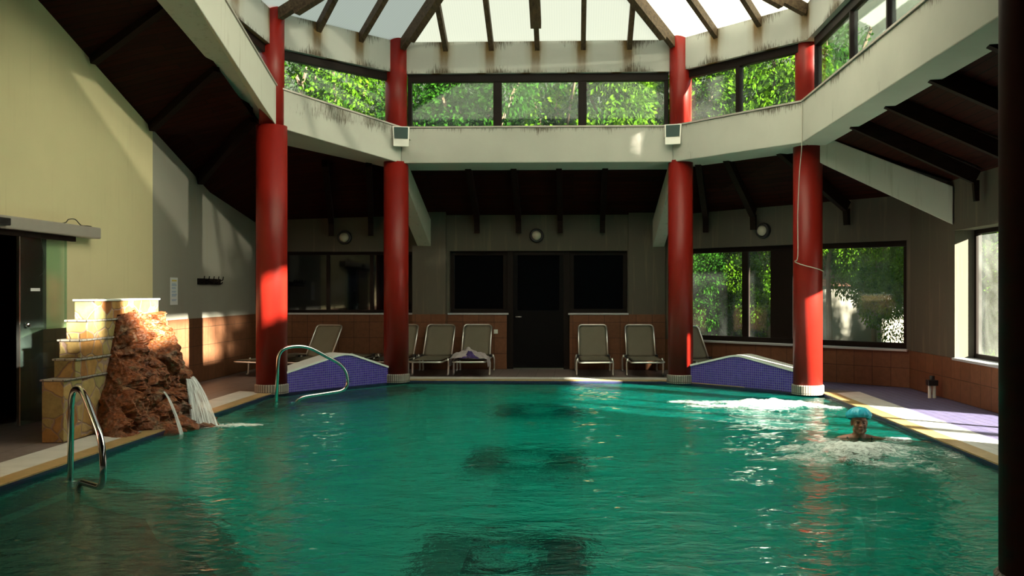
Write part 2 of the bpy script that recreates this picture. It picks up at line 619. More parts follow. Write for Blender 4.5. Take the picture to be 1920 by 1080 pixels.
def add_box(bm, x0, x1, y0, y1, z0, z1, mtx=None):
    vs = [bm.verts.new((x, y, z)) for z in (z0, z1) for y in (y0, y1) for x in (x0, x1)]
    for f in ((0, 2, 3, 1), (4, 5, 7, 6), (0, 1, 5, 4), (2, 6, 7, 3), (0, 4, 6, 2), (1, 3, 7, 5)):
        bm.faces.new([vs[i] for i in f])
    if mtx:
        for v in vs:
            v.co = mtx @ v.co
    return vs


def add_hexa(bm, b, t):
    """b: 4 bottom points (ccw from above), t: 4 top points"""
    vb = [bm.verts.new(p) for p in b]
    vt = [bm.verts.new(p) for p in t]
    n = len(vb)
    bm.faces.new(vb[::-1])
    bm.faces.new(vt)
    for i in range(n):
        j = (i + 1) % n
        bm.faces.new((vb[i], vb[j], vt[j], vt[i]))
    return vb + vt


def add_prism_z(bm, poly, z0, z1):
    return add_hexa(bm, [(x, y, z0) for x, y in poly], [(x, y, z1) for x, y in poly])


def add_beam(bm, p, q, wd, ht, up=Vector((0, 0, 1))):
    """rectangular bar from p to q; top surface centre line runs through p and q"""
    p, q = Vector(p), Vector(q)
    d = (q - p).normalized()
    s = d.cross(up).normalized()
    u = s.cross(d).normalized()
    h = s * (wd / 2)
    vs = []
    for e in (p, q):
        for c in (e - h - u * ht, e + h - u * ht, e + h, e - h):
            vs.append(bm.verts.new(c))
    for f in ((3, 2, 1, 0), (4, 5, 6, 7), (0, 1, 5, 4), (1, 2, 6, 5), (2, 3, 7, 6), (3, 0, 4, 7)):
        bm.faces.new([vs[i] for i in f])
    return vs


def add_tube(bm, pts, r, n=10, closed=False, caps=True):
    pts = [Vector(p) for p in pts]
    rings = []
    prev = None
    L = len(pts)
    for i, p in enumerate(pts):
        a = pts[i - 1] if (i > 0 or closed) else pts[0]
        b = pts[(i + 1) % L] if (i < L - 1 or closed) else pts[-1]
        t = (b - a).normalized()
        if prev is None:
            ref = Vector((0, 0, 1)) if abs(t.z) < .9 else Vector((1, 0, 0))
            s = t.cross(ref).normalized()
        else:
            s = (prev - t * prev.dot(t)).normalized()
        prev = s
        u = t.cross(s)
        rr = r[i] if isinstance(r, (list, tuple)) else r
        rings.append([bm.verts.new(p + (s * math.cos(2 * PI * k / n) + u * math.sin(2 * PI * k / n)) * rr) for k in range(n)])
    m = L if closed else L - 1
    for i in range(m):
        A, Bq = rings[i], rings[(i + 1) % L]
        for k in range(n):
            bm.faces.new((A[k], A[(k + 1) % n], Bq[(k + 1) % n], Bq[k]))
    if caps and not closed:
        bm.faces.new(rings[0][::-1])
        bm.faces.new(rings[-1])


def spline(pts, steps=8):
    pts = [Vector(p) for p in pts]
    out = []
    for i in range(len(pts) - 1):
        p0 = pts[max(i - 1, 0)]
        p1, p2 = pts[i], pts[i + 1]
        p3 = pts[min(i + 2, len(pts) - 1)]
        for k in range(steps):
            t = k / steps
            out.append(.5 * ((2 * p1) + (p2 - p0) * t + (2 * p0 - 5 * p1 + 4 * p2 - p3) * t * t + (3 * p1 - p0 - 3 * p2 + p3) * t ** 3))
    out.append(pts[-1])
    return out


def rounded(pts, rad, steps=6):
    """polyline with its corners rounded by radius-like distance"""
    pts = [Vector(p) for p in pts]
    out = [pts[0]]
    for i in range(1, len(pts) - 1):
        a, b, c = pts[i - 1], pts[i], pts[i + 1]
        r1 = min(rad, (a - b).length * .48)
        r2 = min(rad, (c - b).length * .48)
        p, q = b + (a - b).normalized() * r1, b + (c - b).normalized() * r2
        for k in range(steps + 1):
            t = k / steps
            out.append(p * (1 - t) ** 2 + b * 2 * t * (1 - t) + q * t * t)
    out.append(pts[-1])
    return out


def add_lathe(bm, prof, n=32, cx=0, cy=0):
    rings = []
    for r, z in prof:
        rings.append([bm.verts.new((cx + r * math.cos(2 * PI * k / n), cy + r * math.sin(2 * PI * k / n), z)) for k in range(n)])
    for a, b in zip(rings, rings[1:]):
        for k in range(n):
            bm.faces.new((a[k], a[(k + 1) % n], b[(k + 1) % n], b[k]))
    bm.faces.new(rings[0][::-1])
    bm.faces.new(rings[-1])


def add_ball(bm, c, rx, ry, rz, seg=16):
    c = Vector(c)
    nv = max(8, seg // 2)
    top = bm.verts.new(c + Vector((0, 0, rz)))
    bot = bm.verts.new(c - Vector((0, 0, rz)))
    rings = []
    for j in range(1, nv):
        a = PI * j / nv
        rings.append([bm.verts.new(c + Vector((rx * math.sin(a) * math.cos(2 * PI * k / seg), ry * math.sin(a) * math.sin(2 * PI * k / seg), rz * math.cos(a)))) for k in range(seg)])
    for k in range(seg):
        k2 = (k + 1) % seg
        bm.faces.new((top, rings[0][k], rings[0][k2]))
        bm.faces.new((bot, rings[-1][k2], rings[-1][k]))
        for a, b in zip(rings, rings[1:]):
            bm.faces.new((a[k], b[k], b[k2], a[k2]))


WATER = -0.045

# ------------------------------------------------------------------ the setting: floor, pool basin, walls
XL, XR, YB = -4.40, 3.67, 15.15          # water edges
RO_E, RI_E = (3.67, 13.35), (1.66, 15.15)
LO_E, LI_E = (-4.40, 13.20), (-2.85, 15.15)
YN, YC = 4.45, 6.1                       # near edge, near corner start
POOL = [(-3.1, YN), (2.25, YN), (XR, YC), RO_E, RI_E, LI_E, LO_E, (XL, 5.8)]


def poly_offset(d):
    """the pool outline pushed outwards by d"""
    out = []
    n = len(POOL)
    for i in range(n):
        a, b, c = Vector(POOL[i - 1]), Vector(POOL[i]), Vector(POOL[(i + 1) % n])
        e1, e2 = (b - a).normalized(), (c - b).normalized()
        n1, n2 = Vector((e1.y, -e1.x)), Vector((e2.y, -e2.x))
        bis = (n1 + n2).normalized()
        out.append(b + bis * (d / bis.dot(n1)))
    return [tuple(p) for p in out]


def ring_mesh(bm, inner, outer, z0, z1, idx=None):
    n = len(inner)
    for i in (idx if idx is not None else range(n)):
        j = (i + 1) % n
        q = [inner[i], outer[i], outer[j], inner[j]]
        add_prism_z(bm, q, z0, z1)


OUT_ROOM = [(-6.5, -2.6), (5.6, -2.6), (5.6, YC), (5.6, 14.2), (1.95, 17.6), (-2.9, 17.6), (-6.5, 17.6), (-6.5, YC)]
p20, p58 = poly_offset(.19), poly_offset(.58)
bm = B()
ring_mesh(bm, p58, OUT_ROOM, -.25, -.004, [0, 4, 5, 6, 7])
struct(obj('floor', bm, M['floor']), 'brown tiled deck behind and left of the pool', 'floor')
bm = B()
ring_mesh(bm, p58, OUT_ROOM, -.25, -.004, [1, 2, 3])
struct(obj('floor_right', bm, M['floor_blue']), 'slate blue tiled deck right of the pool', 'floor')
bm = B()
ring_mesh(bm, POOL, p20, -.25, 0.0)
struct(obj('trim_1', bm, M['coping'], bevel=.004), 'ochre stone coping around the pool edge', 'coping')
bm = B()
ring_mesh(bm, p20, p58, -.25, -.002, [0, 1, 2, 4, 6, 7])
g = obj('trim_2', bm, M['grate'])
me = g.data
# grating bars run across the channel: turn the uv so that u follows the channel
uvl = me.uv_layers.active.data
for p in me.polygons:
    c = p.center
    if abs(p.normal.z) > .7 and 6 < c.y < 14.4 and (c.x > XR or c.x < XL):
        for li in p.loop_indices:
            u = uvl[li].uv
            uvl[li].uv = (u[1], u[0])
struct(g, 'white overflow drain grating along the pool coping', 'drain')
bm = B()
ring_mesh(bm, p20, p58, -.25, -.003, [3, 5])
struct(obj('floor_corner', bm, M['floor']), 'deck under the violet mosaic humps', 'floor')

# basin
FLOOR_Z = -1.36
bm = B()
add_prism_z(bm, poly_offset(.10), FLOOR_Z - .2, FLOOR_Z)
struct(obj('pool_floor', bm, M['pool']), 'green tiled bottom of the pool', 'pool floor')
bm = B()
ring_mesh(bm, POOL, poly_offset(.12), FLOOR_Z, -.26)
struct(obj('pool_wall', bm, M['pool']), 'green tiled sides of the pool', 'pool wall')
bm = B()
ring_mesh(bm, poly_offset(-.004), poly_offset(.10), -.2501, -.012)
struct(obj('trim_3', bm, M['poolline']), 'narrow navy mosaic band at the waterline', 'waterline')
# three dark mosaic squares on the bottom
for i, (yy, lab) in enumerate(((6.60, 'dark square frame mosaic on pool bottom nearest the camera'),
                               (9.75, 'dark square frame mosaic on pool bottom, middle of the three'),
                               (13.2, 'dark square frame mosaic on pool bottom, farthest of the three'))):
    bm = B()
    h, k = .64, .23
    cx = -.50
    for q in ((cx - h, cx + h, yy - h, yy - k), (cx - h, cx + h, yy + k, yy + h), (cx - h, cx - k, yy - k, yy + k), (cx + k, cx + h, yy - k, yy + k)):
        add_box(bm, *q, FLOOR_Z - .01, FLOOR_Z + .008)
    o = obj('floor_mosaic', bm, M['mosaic_dark'])
    tag(o, lab, 'mosaic', kind='thing')
# brown stone corner steps under water
bm = B()
add_prism_z(bm, [(-4.38, 5.85), (-3.08, 4.47), (-1.95, 4.47), (-2.5, 5.65), (-3.35, 7.0), (-4.38, 7.65)], -.62, -.30)
add_prism_z(bm, [(-4.38, 5.85), (-3.08, 4.47), (-1.5, 4.47), (-2.1, 5.8), (-3.0, 7.2), (-4.38, 8.05)], -1.0, -.62)
tag(obj('submerged_step', bm, M['brown_step']), 'brown stone corner steps under the water below the near handrail', 'steps', kind='thing')
bm = B()
add_prism_z(bm, [(-4.38, 12.4), (-2.75, 15.0), (-4.38, 13.15)], -.62, -.26)
add_prism_z(bm, [(-4.38, 12.0), (-3.0, 14.2), (-2.45, 15.1), (-2.85, 15.1), (-4.38, 13.18)], -1.0, -.62)
tag(obj('submerged_step', bm, M['brown_step']), 'brown stone steps under the water below the far handrail', 'steps', kind='thing')

# ---- water surface
NX, NY = 150, 230
JETS = [(2.60, 12.35, 1.05, .62, .11), (2.70, 8.75, 1.0, .85, .11)]
SPLASH = [(-4.15, 10.2, .42, .34, .02), (-3.85, 10.3, .55, .3, .01)]
bm = B()
fl = bm.verts.layers.float.new('foam')


def inside(x, y):
    if y > 13.2:
        t = (y - 13.2) / (15.15 - 13.2)
        lo = XL + (LI_E[0] - XL) * t
    else:
        lo = XL
    if y > 13.35:
        t = (y - 13.35) / (15.15 - 13.35)
        hi = XR + (RI_E[0] - XR) * t
    else:
        hi = XR
    if y < YC:
        t = (YC - y) / (YC - YN)
        lo, hi = XL + (-3.1 - XL) * min(1, max(0, (5.8 - y) / (5.8 - YN))), XR + (2.25 - XR) * t
    return lo, hi


grid = []
for j in range(NY + 1):
    y = YN + (15.15 - YN) * j / NY
    lo, hi = inside(0, y)
    row = []
    for i in range(NX + 1):
        x = lo + (hi - lo) * i / NX
        z = WATER + .010 * noise.fractal(Vector((x * 1.3, y * 1.9, 0)), 1.0, 2.0, 4)
        foam = 0.0
        for (jx, jy, rx, ry, a) in JETS:
            dx, dy = (x - jx) / rx, (y - jy) / ry
            wob = 1 + .45 * noise.noise(Vector((x * 2.1, y * 2.1, jy)))
            d = math.sqrt(dx * dx + dy * dy) * wob
            e = math.exp(-d * d * 1.6)
            z += a * math.exp(-d * d * 4.0) * (.7 + .5 * noise.fractal(Vector((x * 6, y * 6, 3)), 1.0, 2.0, 4))
            z += .020 * e * noise.fractal(Vector((x * 9, y * 9, 7)), .8, 2.0, 4)
            ring = math.exp(-((d - .95) / .35) ** 2)
            foam = max(foam, .62 * e + .30 * ring * (.6 + noise.noise(Vector((x * 2.5, y * 4, 9)))))
        for (jx, jy, rx, ry, a) in SPLASH:
            d2 = ((x - jx) / rx) ** 2 + ((y - jy) / ry) ** 2
            e = math.exp(-d2 * 1.5)
            z += a * e * noise.fractal(Vector((x * 14, y * 14, 1)), 1, 2, 3)
            foam = max(foam, .6 * e)
        v = bm.verts.new((x, y, z))
        v[fl] = foam
        row.append(v)
    grid.append(row)
for j in range(NY):
    for i in range(NX):
        bm.faces.new((grid[j][i], grid[j][i + 1], grid[j + 1][i + 1], grid[j + 1][i]))
edge_top = [grid[0][i] for i in range(NX + 1)] + [grid[j][NX] for j in range(1, NY + 1)] + [grid[NY][i] for i in range(NX - 1, -1, -1)] + [grid[j][0] for j in range(NY - 1, 0, -1)]
cen = Vector((-.4, 10.0, 0))
edge_low = []
for v in edge_top:
    d = Vector((v.co.x, v.co.y, 0)) - cen
    d.normalize()
    edge_low.append(bm.verts.new((v.co.x + d.x * .05, v.co.y + d.y * .05, FLOOR_Z - .05)))
ne = len(edge_top)
for i in range(ne):
    j = (i + 1) % ne
    bm.faces.new((edge_top[j], edge_top[i], edge_low[i], edge_low[j]))
bm.faces.new(edge_low[::-1])
wo = obj('water', bm, M['water'], smooth=True)
struct(wo, 'rippled emerald green water of the pool', 'water')


# ---- walls
def wall_frame(p0, p1):
    """matrix whose x runs p0->p1, y points to the outside (left of travel turned right), z up"""
    d = (Vector(p1) - Vector(p0)).normalized()
    return Matrix(((d.x, -d.y, 0, p0[0]), (d.y, d.x, 0, p0[1]), (0, 0, 1, 0), (0, 0, 0, 1)))


def wall_cells(bm, mtx, L, z0, z1, holes, th, off=0.0):
    """a wall from 0..L, with rectangular holes, thickness th behind the y=off plane"""
    xs = sorted({0, L} | {h[0] for h in holes} | {h[1] for h in holes})
    for a, b in zip(xs, xs[1:]):
        mid = (a + b) / 2
        hs = sorted([(h[2], h[3]) for h in holes if h[0] < mid < h[1]])
        z = z0
        for (ha, hb) in hs:
            if ha > z + 1e-4:
                add_box(bm, a, b, off, off + th, z, min(ha, z1), mtx)
            z = max(z, hb)
        if z < z1 - 1e-4:
            add_box(bm, a, b, off, off + th, z, z1, mtx)


# back wall runs from the left corner to the diagonal; local x = X + 6.12
MB = wall_frame((-6.12, 17.3), (1.75, 17.3))
WIN_A = (.55, 3.06, 1.07, 2.25)
WIN_B = (3.76, 7.16, 1.07, 2.26)
DOOR = (4.86, 6.06, -.01, 1.07)
bm = B()
wall_cells(bm, MB, 7.87, 0, 3.0, [WIN_A, WIN_B, DOOR], .3)
add_box(bm, 3.06, 3.70, -.10, .02, 1.05, 3.0, MB)
add_box(bm, 7.16 + .02, 7.87, -.06, .02, 1.05, 3.0, MB)
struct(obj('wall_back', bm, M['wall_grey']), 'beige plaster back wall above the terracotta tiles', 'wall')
bm = B()
wall_cells(bm, MB, 7.87, 0, 1.05, [DOOR], .02, -.02)
add_box(bm, 3.06, 3.70, -.12, -.02, 0, 1.05, MB)
add_box(bm, 7.18, 7.87, -.08, -.02, 0, 1.05, MB)
struct(obj('trim_4', bm, M['tile']), 'terracotta tile dado on the back wall', 'tiles')

MD = wall_frame((1.75, 17.3), (5.2, 14.15))
LD = (Vector((5.2, 14.15)) - Vector((1.75, 17.3))).length
WIN_D = (.40, LD - .06, .59, 2.28)
bm = B()
wall_cells(bm, MD, LD, 0, 3.0, [WIN_D], .3)
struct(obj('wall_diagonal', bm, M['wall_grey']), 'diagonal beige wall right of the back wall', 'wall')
bm = B()
wall_cells(bm, MD, LD, 0, .585, [], .02, -.02)
struct(obj('trim_5', bm, M['tile']), 'terracotta tile dado under the diagonal windows', 'tiles')

MR = wall_frame((5.2, 14.15), (5.2, -2.6))
LR = 16.75
WIN_R = (1.62, 3.02, .58, 2.32)
WIN_R_ADDED = (3.10, 6.2, .05, 2.32)
bm = B()
wall_cells(bm, MR, LR, 0, 3.05, [WIN_R, WIN_R_ADDED], .36)
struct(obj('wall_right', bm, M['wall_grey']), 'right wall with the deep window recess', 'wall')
bm = B()
wall_cells(bm, MR, LR, 0, .575, [(3.10, 6.2, -.01, .6)], .02, -.02)
struct(obj('trim_6', bm, M['tile']), 'terracotta tile dado on the right wall', 'tiles')

# left wall: x = -6.12, door opening y 7.6..10.45
XW = -6.12
prof = [(17.3, 2.72), (15.1, 3.11), (13.02, 3.80), (9.9, 4.88), (-2.6, 4.95)]
DY0, DY1, DZ = 7.9, 10.26, 2.14


def topz(y):
    for (ya, za), (yb, zb) in zip(prof, prof[1:]):
        if yb <= y <= ya:
            return za + (zb - za) * (ya - y) / (ya - yb)
    return prof[-1][1]


ys = [-2.6, DY0, 9.9, DY1, 13.02, 15.1, 17.6]
ys = sorted(set(ys))
bm = bm_y = B()
bm_g = B()
for a, b in zip(ys, ys[1:]):
    bm = bm_g if a > 12.9 else bm_y
    zb = DZ if (a >= DY0 - 1e-6 and b <= DY1 + 1e-6) else 0
    za_, zb_ = topz(min(a, 17.3)) + .05, topz(min(b, 17.3)) + .05
    add_hexa(bm, [(XW, a, zb), (XW, b, zb), (XW - .3, b, zb), (XW - .3, a, zb)],
             [(XW, a, za_), (XW, b, zb_), (XW - .3, b, zb_), (XW - .3, a, za_)])
struct(obj('wall_left', bm_y, M['wall_yellow']), 'tall yellowish plaster wall on the left with the sliding door', 'wall')
struct(obj('wall_left_back', bm_g, M['wall_taupe']), 'grey taupe plaster at the far end of the left wall with the notice', 'wall')
bm = B()
for a, b in ((-2.6, DY0), (DY1, 17.3)):
    add_box(bm, XW, XW + .015, a, b, 0, 1.05)
struct(obj('trim_7', bm, M['tile']), 'terracotta tile dado on the left wall', 'tiles')
# dark passage behind the sliding door
bm = B()
add_box(bm, XW - 3.2, XW - 3.0, 6.6, 12.0, -.25, 2.6)
add_box(bm, XW - 3.2, XW - .3, 6.5, 6.6, -.25, 2.6)
add_box(bm, XW - 3.2, XW - .3, 12.0, 12.1, -.25, 2.6)
add_box(bm, XW - 3.2, XW - .28, 6.5, 12.1, 2.6, 2.75)
add_box(bm, XW - 3.2, XW - .28, 6.5, 12.1, -.25, -.004)
struct(obj('wall_passage', bm, M['planks']), 'dark passage beyond the open sliding door', 'wall')
# wall behind the camera
bm = B()
add_box(bm, -6.4, 5.5, -2.8, -2.6, 0, 6.2)
struct(obj('wall_near', bm, M['wall_grey']))


# ---- windows
def window(name, mtx, x0, x1, z0, z1, mulls, fw=.06, depth=.08, yoff=.10, glass='glass', label='', ztops=None, sill=None, dark=None):
    """frame with mullions [(xa, xb)], one pane mesh per opening, optional inner sill"""
    root = bpy.data.objects.new(name, None)
    root.empty_display_size = .1
    C.objects.link(root)
    root.matrix_world = mtx
    tag(root, label, 'window', kind='structure')
    bm = B()
    add_box(bm, x0, x1, yoff, yoff + depth, z0, z0 + fw)
    add_box(bm, x0, x1, yoff, yoff + depth, z1 - fw, z1)
    add_box(bm, x0, x0 + fw, yoff, yoff + depth, z0 + fw, z1 - fw)
    add_box(bm, x1 - fw, x1, yoff, yoff + depth, z0 + fw, z1 - fw)
    for a, b in mulls:
        add_box(bm, a, b, yoff, yoff + depth, z0 + fw, z1 - fw)
    obj('frame', bm, M['frame'], root, bevel=.006)
    edges = [x0 + fw] + [e for ab in mulls for e in ab] + [x1 - fw]
    for i in range(0, len(edges), 2):
        a, b = edges[i], edges[i + 1]
        bm = B()
        add_box(bm, a, b, yoff + depth * .4, yoff + depth * .4 + .008, z0 + fw, z1 - fw)
        obj('pane', bm, M[glass], root)
    if sill:
        bm = B()
        add_box(bm, x0 - .03, x1 + .03, -sill, yoff, z0 - .03, z0 + .003)
        obj('sill', bm, M['sill'], root, bevel=.004)
    return root


M['glass_dark'] = m_plain('black_opaque_glass', (.002, .0025, .004), .04, spec=.45, var=.2, bstr=0)  # opaque panes: the unlit space beyond is put into their black
window('window_1', MB, *WIN_A, [(1.35, 1.42), (2.2, 2.27)], glass='glass_dark', label='dark window on the back wall behind the left red columns', sill=.04)
window('window_2', MB, 3.76, 4.86, 1.07, 2.26, [], glass='glass_dark', label='dark window left of the black back door', sill=.04, fw=.08)
window('window_3', MB, 6.06, 7.16, 1.07, 2.26, [], glass='glass_dark', label='dark window right of the black back door', sill=.04, fw=.08)
dr = bpy.data.objects.new('door_1', None)
C.objects.link(dr)
dr.matrix_world = MB
tag(dr, 'black back door with a glazed upper half between dark windows', 'door', kind='structure')
bm = B()
add_box(bm, 4.86, 4.98, .06, .18, 0, 2.26)
add_box(bm, 5.94, 6.06, .06, .18, 0, 2.26)
add_box(bm, 4.98, 5.94, .06, .18, 2.18, 2.26)
obj('frame', bm, M['frame'], dr, bevel=.006)
bm = B()
add_box(bm, 4.98, 5.94, .08, .14, .02, 1.12)
add_box(bm, 4.98, 5.06, .08, .14, 1.12, 2.18)
add_box(bm, 5.86, 5.94, .08, .14, 1.12, 2.18)
obj('leaf', bm, M['blackpanel'], dr)
bm = B()
add_box(bm, 5.06, 5.86, .10, .11, 1.12, 2.18)
obj('pane', bm, M['glass_dark'], dr)
bm = B()
add_tube(bm, [(5.03, .08, 1.0), (5.03, .02, 1.0), (5.14, .02, 1.0)], .01, 8)
obj('handle', bm, M['alu'], dr, smooth=True)

window('window_4', MD, *WIN_D, [(1.62, 1.74), (2.19, 2.62)], fw=.09, label='wide misted garden window in the diagonal wall behind the right columns', sill=.07)
window('window_5', MR, *WIN_R, [], fw=.06, yoff=.26, glass='glass_clear', label='recessed garden window at the right end beside the near column', sill=.03)
window('added_window_6', MR, *WIN_R_ADDED, [(4.6, 4.68)], fw=.06, yoff=.26, glass='glass_clear', label='unseen glazed door added behind the near column to let sun onto the deck')  # unseen full-height glazing, added so sun reaches the right drain strip

# ------------------------------------------------------------------ ring of beams, columns, clerestory
ZB, ZS, ZW, ZF = 3.61, 4.19, 5.12, 5.64           # beam underside, sill, window top, fascia top
INN = {'LI': (-2.84, 14.93), 'RI': (1.64, 14.93), 'RO': (3.27, 13.05), 'RN': (3.32, -2.6), 'LO': (-4.36, 13.25), 'LT': (-4.36, 10.2), 'LN': (-4.36, -2.6)}
OUT = {'LI': (-3.02, 15.86), 'RI': (1.74, 15.86), 'RO': (3.68, 13.75), 'RN': (3.76, -2.6), 'LO': (-4.82, 14.75), 'LT': (-4.82, 10.2), 'LN': (-4.82, -2.6)}
LIFT = {'LI': 0, 'RI': 0, 'RO': 0, 'RN': 0, 'LO': .30, 'LT': 1.28, 'LN': 1.28}


def ring_beam(a, b, label, mat):
    bm = B()
    za, zb = LIFT[a], LIFT[b]
    P = lambda d, k, z: (d[k][0], d[k][1], z)
    add_hexa(bm, [P(INN, a, ZB + za), P(OUT, a, ZB + za), P(OUT, b, ZB + zb), P(INN, b, ZB + zb)][::-1],
             [P(INN, a, ZS + za), P(OUT, a, ZS + za), P(OUT, b, ZS + zb), P(INN, b, ZS + zb)][::-1])
    bmesh.ops.recalc_face_normals(bm, faces=bm.faces)
    o = obj('ring_beam', bm, mat, bevel=.012)
    tag(o, label, 'beam', kind='thing')
    # thin ledge on top of the beam
    bm = B()
    ia, ib = Vector(INN[a]), Vector(INN[b])
    d = (ib - ia).normalized()
    n = Vector((d.y, -d.x)) * .02
    if n.dot(Vector((-.6, 8)) - ia) < 0:
        n = -n
    m_ = -n * 9
    add_hexa(bm, [(*(ia + n), ZS + za), (*(ia + m_), ZS + za), (*(ib + m_), ZS + zb), (*(ib + n), ZS + zb)],
             [(*(ia + n), ZS + za + .025), (*(ia + m_), ZS + za + .025), (*(ib + m_), ZS + zb + .025), (*(ib + n), ZS + zb + .025)])
    bmesh.ops.recalc_face_normals(bm, faces=bm.faces)
    obj('ledge', bm, M['alu_box'], o)
    return o


ring_beam('LI', 'RI', 'pale concrete ring beam across the back between the two inner red columns', M['sillbeam'])
ring_beam('RI', 'RO', 'pale concrete ring beam on the right diagonal above the garden window', M['sillbeam'])
ring_beam('RO', 'RN', 'long pale concrete ring beam rising out of frame at right', M['sillbeam'])
ring_beam('LO', 'LI', 'pale concrete ring beam on the left diagonal between the left columns', M['sillbeam'])
ring_beam('LT', 'LO', 'cream concrete beam sloping up to the top left from the outer column', M['beam'])
ring_beam('LN', 'LT', 'level continuation of the left beam out of the picture', M['beam'])

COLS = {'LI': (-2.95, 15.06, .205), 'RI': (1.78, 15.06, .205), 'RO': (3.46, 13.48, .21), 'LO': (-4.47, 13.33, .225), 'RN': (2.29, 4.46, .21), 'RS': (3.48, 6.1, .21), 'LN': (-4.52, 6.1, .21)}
CL = {'LI': 'red round column at the back, second from the left, beside the violet hump',
      'RI': 'dark red round column at the back right beside the two sunlit loungers',
      'RO': 'red round column at the right with the cable loop around it',
      'LO': 'red round column furthest left behind the far handrail',
      'RN': 'near red column, shade put into its paint, cut by the right edge of the photo',
      'RS': 'red round column outside the picture at right',
      'LN': 'red round column outside the picture at left'}
for k, (x, y, r) in COLS.items():
    e = empty('column', (x, y, 0), 0, CL[k], 'column', 'round columns around the pool')
    bm = B()
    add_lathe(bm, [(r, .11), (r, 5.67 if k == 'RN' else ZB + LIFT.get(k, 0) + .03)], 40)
    obj('shaft', bm, M['red_shaded' if k == 'RN' else 'red'], e, smooth=False)
    for p in e.children[0].data.polygons:
        p.use_smooth = abs(p.normal.z) < .5
    bm = B()
    add_lathe(bm, [(r + .022, -.02), (r + .022, .105), (r + .008, .12)], 40)
    obj('collar', bm, M['collar'], e)
    if k in ('LI', 'RI', 'RO', 'LO'):
        bm = B()
        zz = ZS + (LIFT[k] if k == 'LO' else 0)
        add_lathe(bm, [(.182, ZS - .3), (.182, ZF + .04)], 36)
        o = obj('upper_shaft', bm, M['red'], e)
        for p in o.data.polygons:
            p.use_smooth = abs(p.normal.z) < .5

# fascia above the clerestory windows
FIN = {'LI': (-2.88, 15.04), 'RI': (1.70, 15.04), 'RO': (3.38, 13.20), 'RN': (3.44, 0), 'LO': (-4.44, 13.30), 'LN': (-4.44, 0)}
FOUT = {'LI': (-2.98, 15.30), 'RI': (1.80, 15.30), 'RO': (3.62, 13.30), 'RN': (3.68, 0), 'LO': (-4.68, 13.42), 'LN': (-4.68, 0)}


def fascia(a, b, label):
    bm = B()
    q = [FIN[a], FIN[b], FOUT[b], FOUT[a]]
    add_prism_z(bm, q, ZW, ZF)
    bmesh.ops.recalc_face_normals(bm, faces=bm.faces)
    bm.normal_update()
    o = obj('fascia_beam', bm, M['fascia'], uv=True)
    # uv: u measured from the middle of the segment, phased so that the runs sit under the rafters
    d = (Vector(FIN[b]) - Vector(FIN[a])).normalized()
    uvd = o.data.uv_layers.active.data
    for p in o.data.polygons:
        if abs(p.normal.z) < .5:
            for li in p.loop_indices:
                co = o.data.vertices[o.data.loops[li].vertex_index].co
                uvd[li].uv = ((Vector((co.x, co.y)) - Vector(FIN[a])).dot(d) * .75 * {'LIRI': 6, 'RIRO': 3, 'LOLI': 3}.get(a + b, 9) / (Vector(FIN[b]) - Vector(FIN[a])).length, co.z)
    return tag(o, label, 'beam', kind='thing')


fascia('LI', 'RI', 'rust-streaked concrete fascia under the skylight at the back')
fascia('RI', 'RO', 'rust-streaked concrete fascia under the skylight on the right diagonal')
fascia('RO', 'RN', 'concrete fascia above the side clerestory at top right')
fascia('LO', 'LI', 'rust-streaked concrete fascia under the skylight on the left diagonal')
fascia('LN', 'LO', 'concrete fascia at the top left corner behind the sloping beam')


def clerestory(name, a, b, mulls, label, fw=.07, za=0, zb=0, glass='glass', zgap=0.0):
    """glazing between the beam ledge and the fascia; za/zb lift the bottom edge at each end"""
    pa = (Vector(FIN[a]) + Vector(FOUT[a])) / 2
    pb = (Vector(FIN[b]) + Vector(FOUT[b])) / 2
    L = (pb - pa).length
    mtx = wall_frame(tuple(pa), tuple(pb))
    root = bpy.data.objects.new(name, None)
    C.objects.link(root)
    root.matrix_world = mtx
    tag(root, label, 'window', kind='structure')
    z0 = lambda s: ZS + .02 + za + (zb - za) * s / L
    e0, e1 = .16, L - .16
    bm = B()
    def bar(s0, s1, lo0, lo1, hi0, hi1, y0=-.05, y1=.05):
        add_hexa(bm, [(s0, y0, lo0), (s1, y0, lo1), (s1, y1, lo1), (s0, y1, lo0)], [(s0, y0, hi0), (s1, y0, hi1), (s1, y1, hi1), (s0, y1, hi0)])
    bar(e0, e1, z0(e0), z0(e1), z0(e0) + .04, z0(e1) + .04)
    bar(e0, e1, ZW - .13, ZW - .13, ZW, ZW)
    bar(e0, e0 + fw, z0(e0), z0(e0 + fw), ZW - .13, ZW - .13)
    bar(e1 - fw, e1, z0(e1 - fw), z0(e1), ZW - .13, ZW - .13)
    for s0, s1 in mulls:
        bar(s0, s1, z0(s0), z0(s1), ZW - .13, ZW - .13)
    obj('frame', bm, M['frame'], root, bevel=.006)
    ed = [e0 + fw] + [q for ab in mulls for q in ab] + [e1 - fw]
    for i in range(0, len(ed), 2):
        s0, s1 = ed[i], ed[i + 1]
        bm = B()
        bar(s0, s1, z0(s0) + .04, z0(s1) + .04, ZW - .13, ZW - .13, -.004, .004)
        obj('pane', bm, M[glass], root)
    return root


clerestory('window_7', 'LI', 'RI', [(1.60, 1.74), (3.02, 3.16)], 'three-pane clerestory window across the back under the skylight')
clerestory('window_8', 'RI', 'RO', [(1.22, 1.30)], 'two-pane clerestory window on the right diagonal')
clerestory('window_9', 'RO', 'RN', [(.45 + 1.32 * i, .50 + 1.32 * i) for i in range(1, 9)], 'side clerestory glazing at top right above the long beam', fw=.05, glass='glass_hazy')
clerestory('window_10', 'LO', 'LI', [], 'single-pane sloping clerestory window on the left diagonal', za=.30, zb=0)
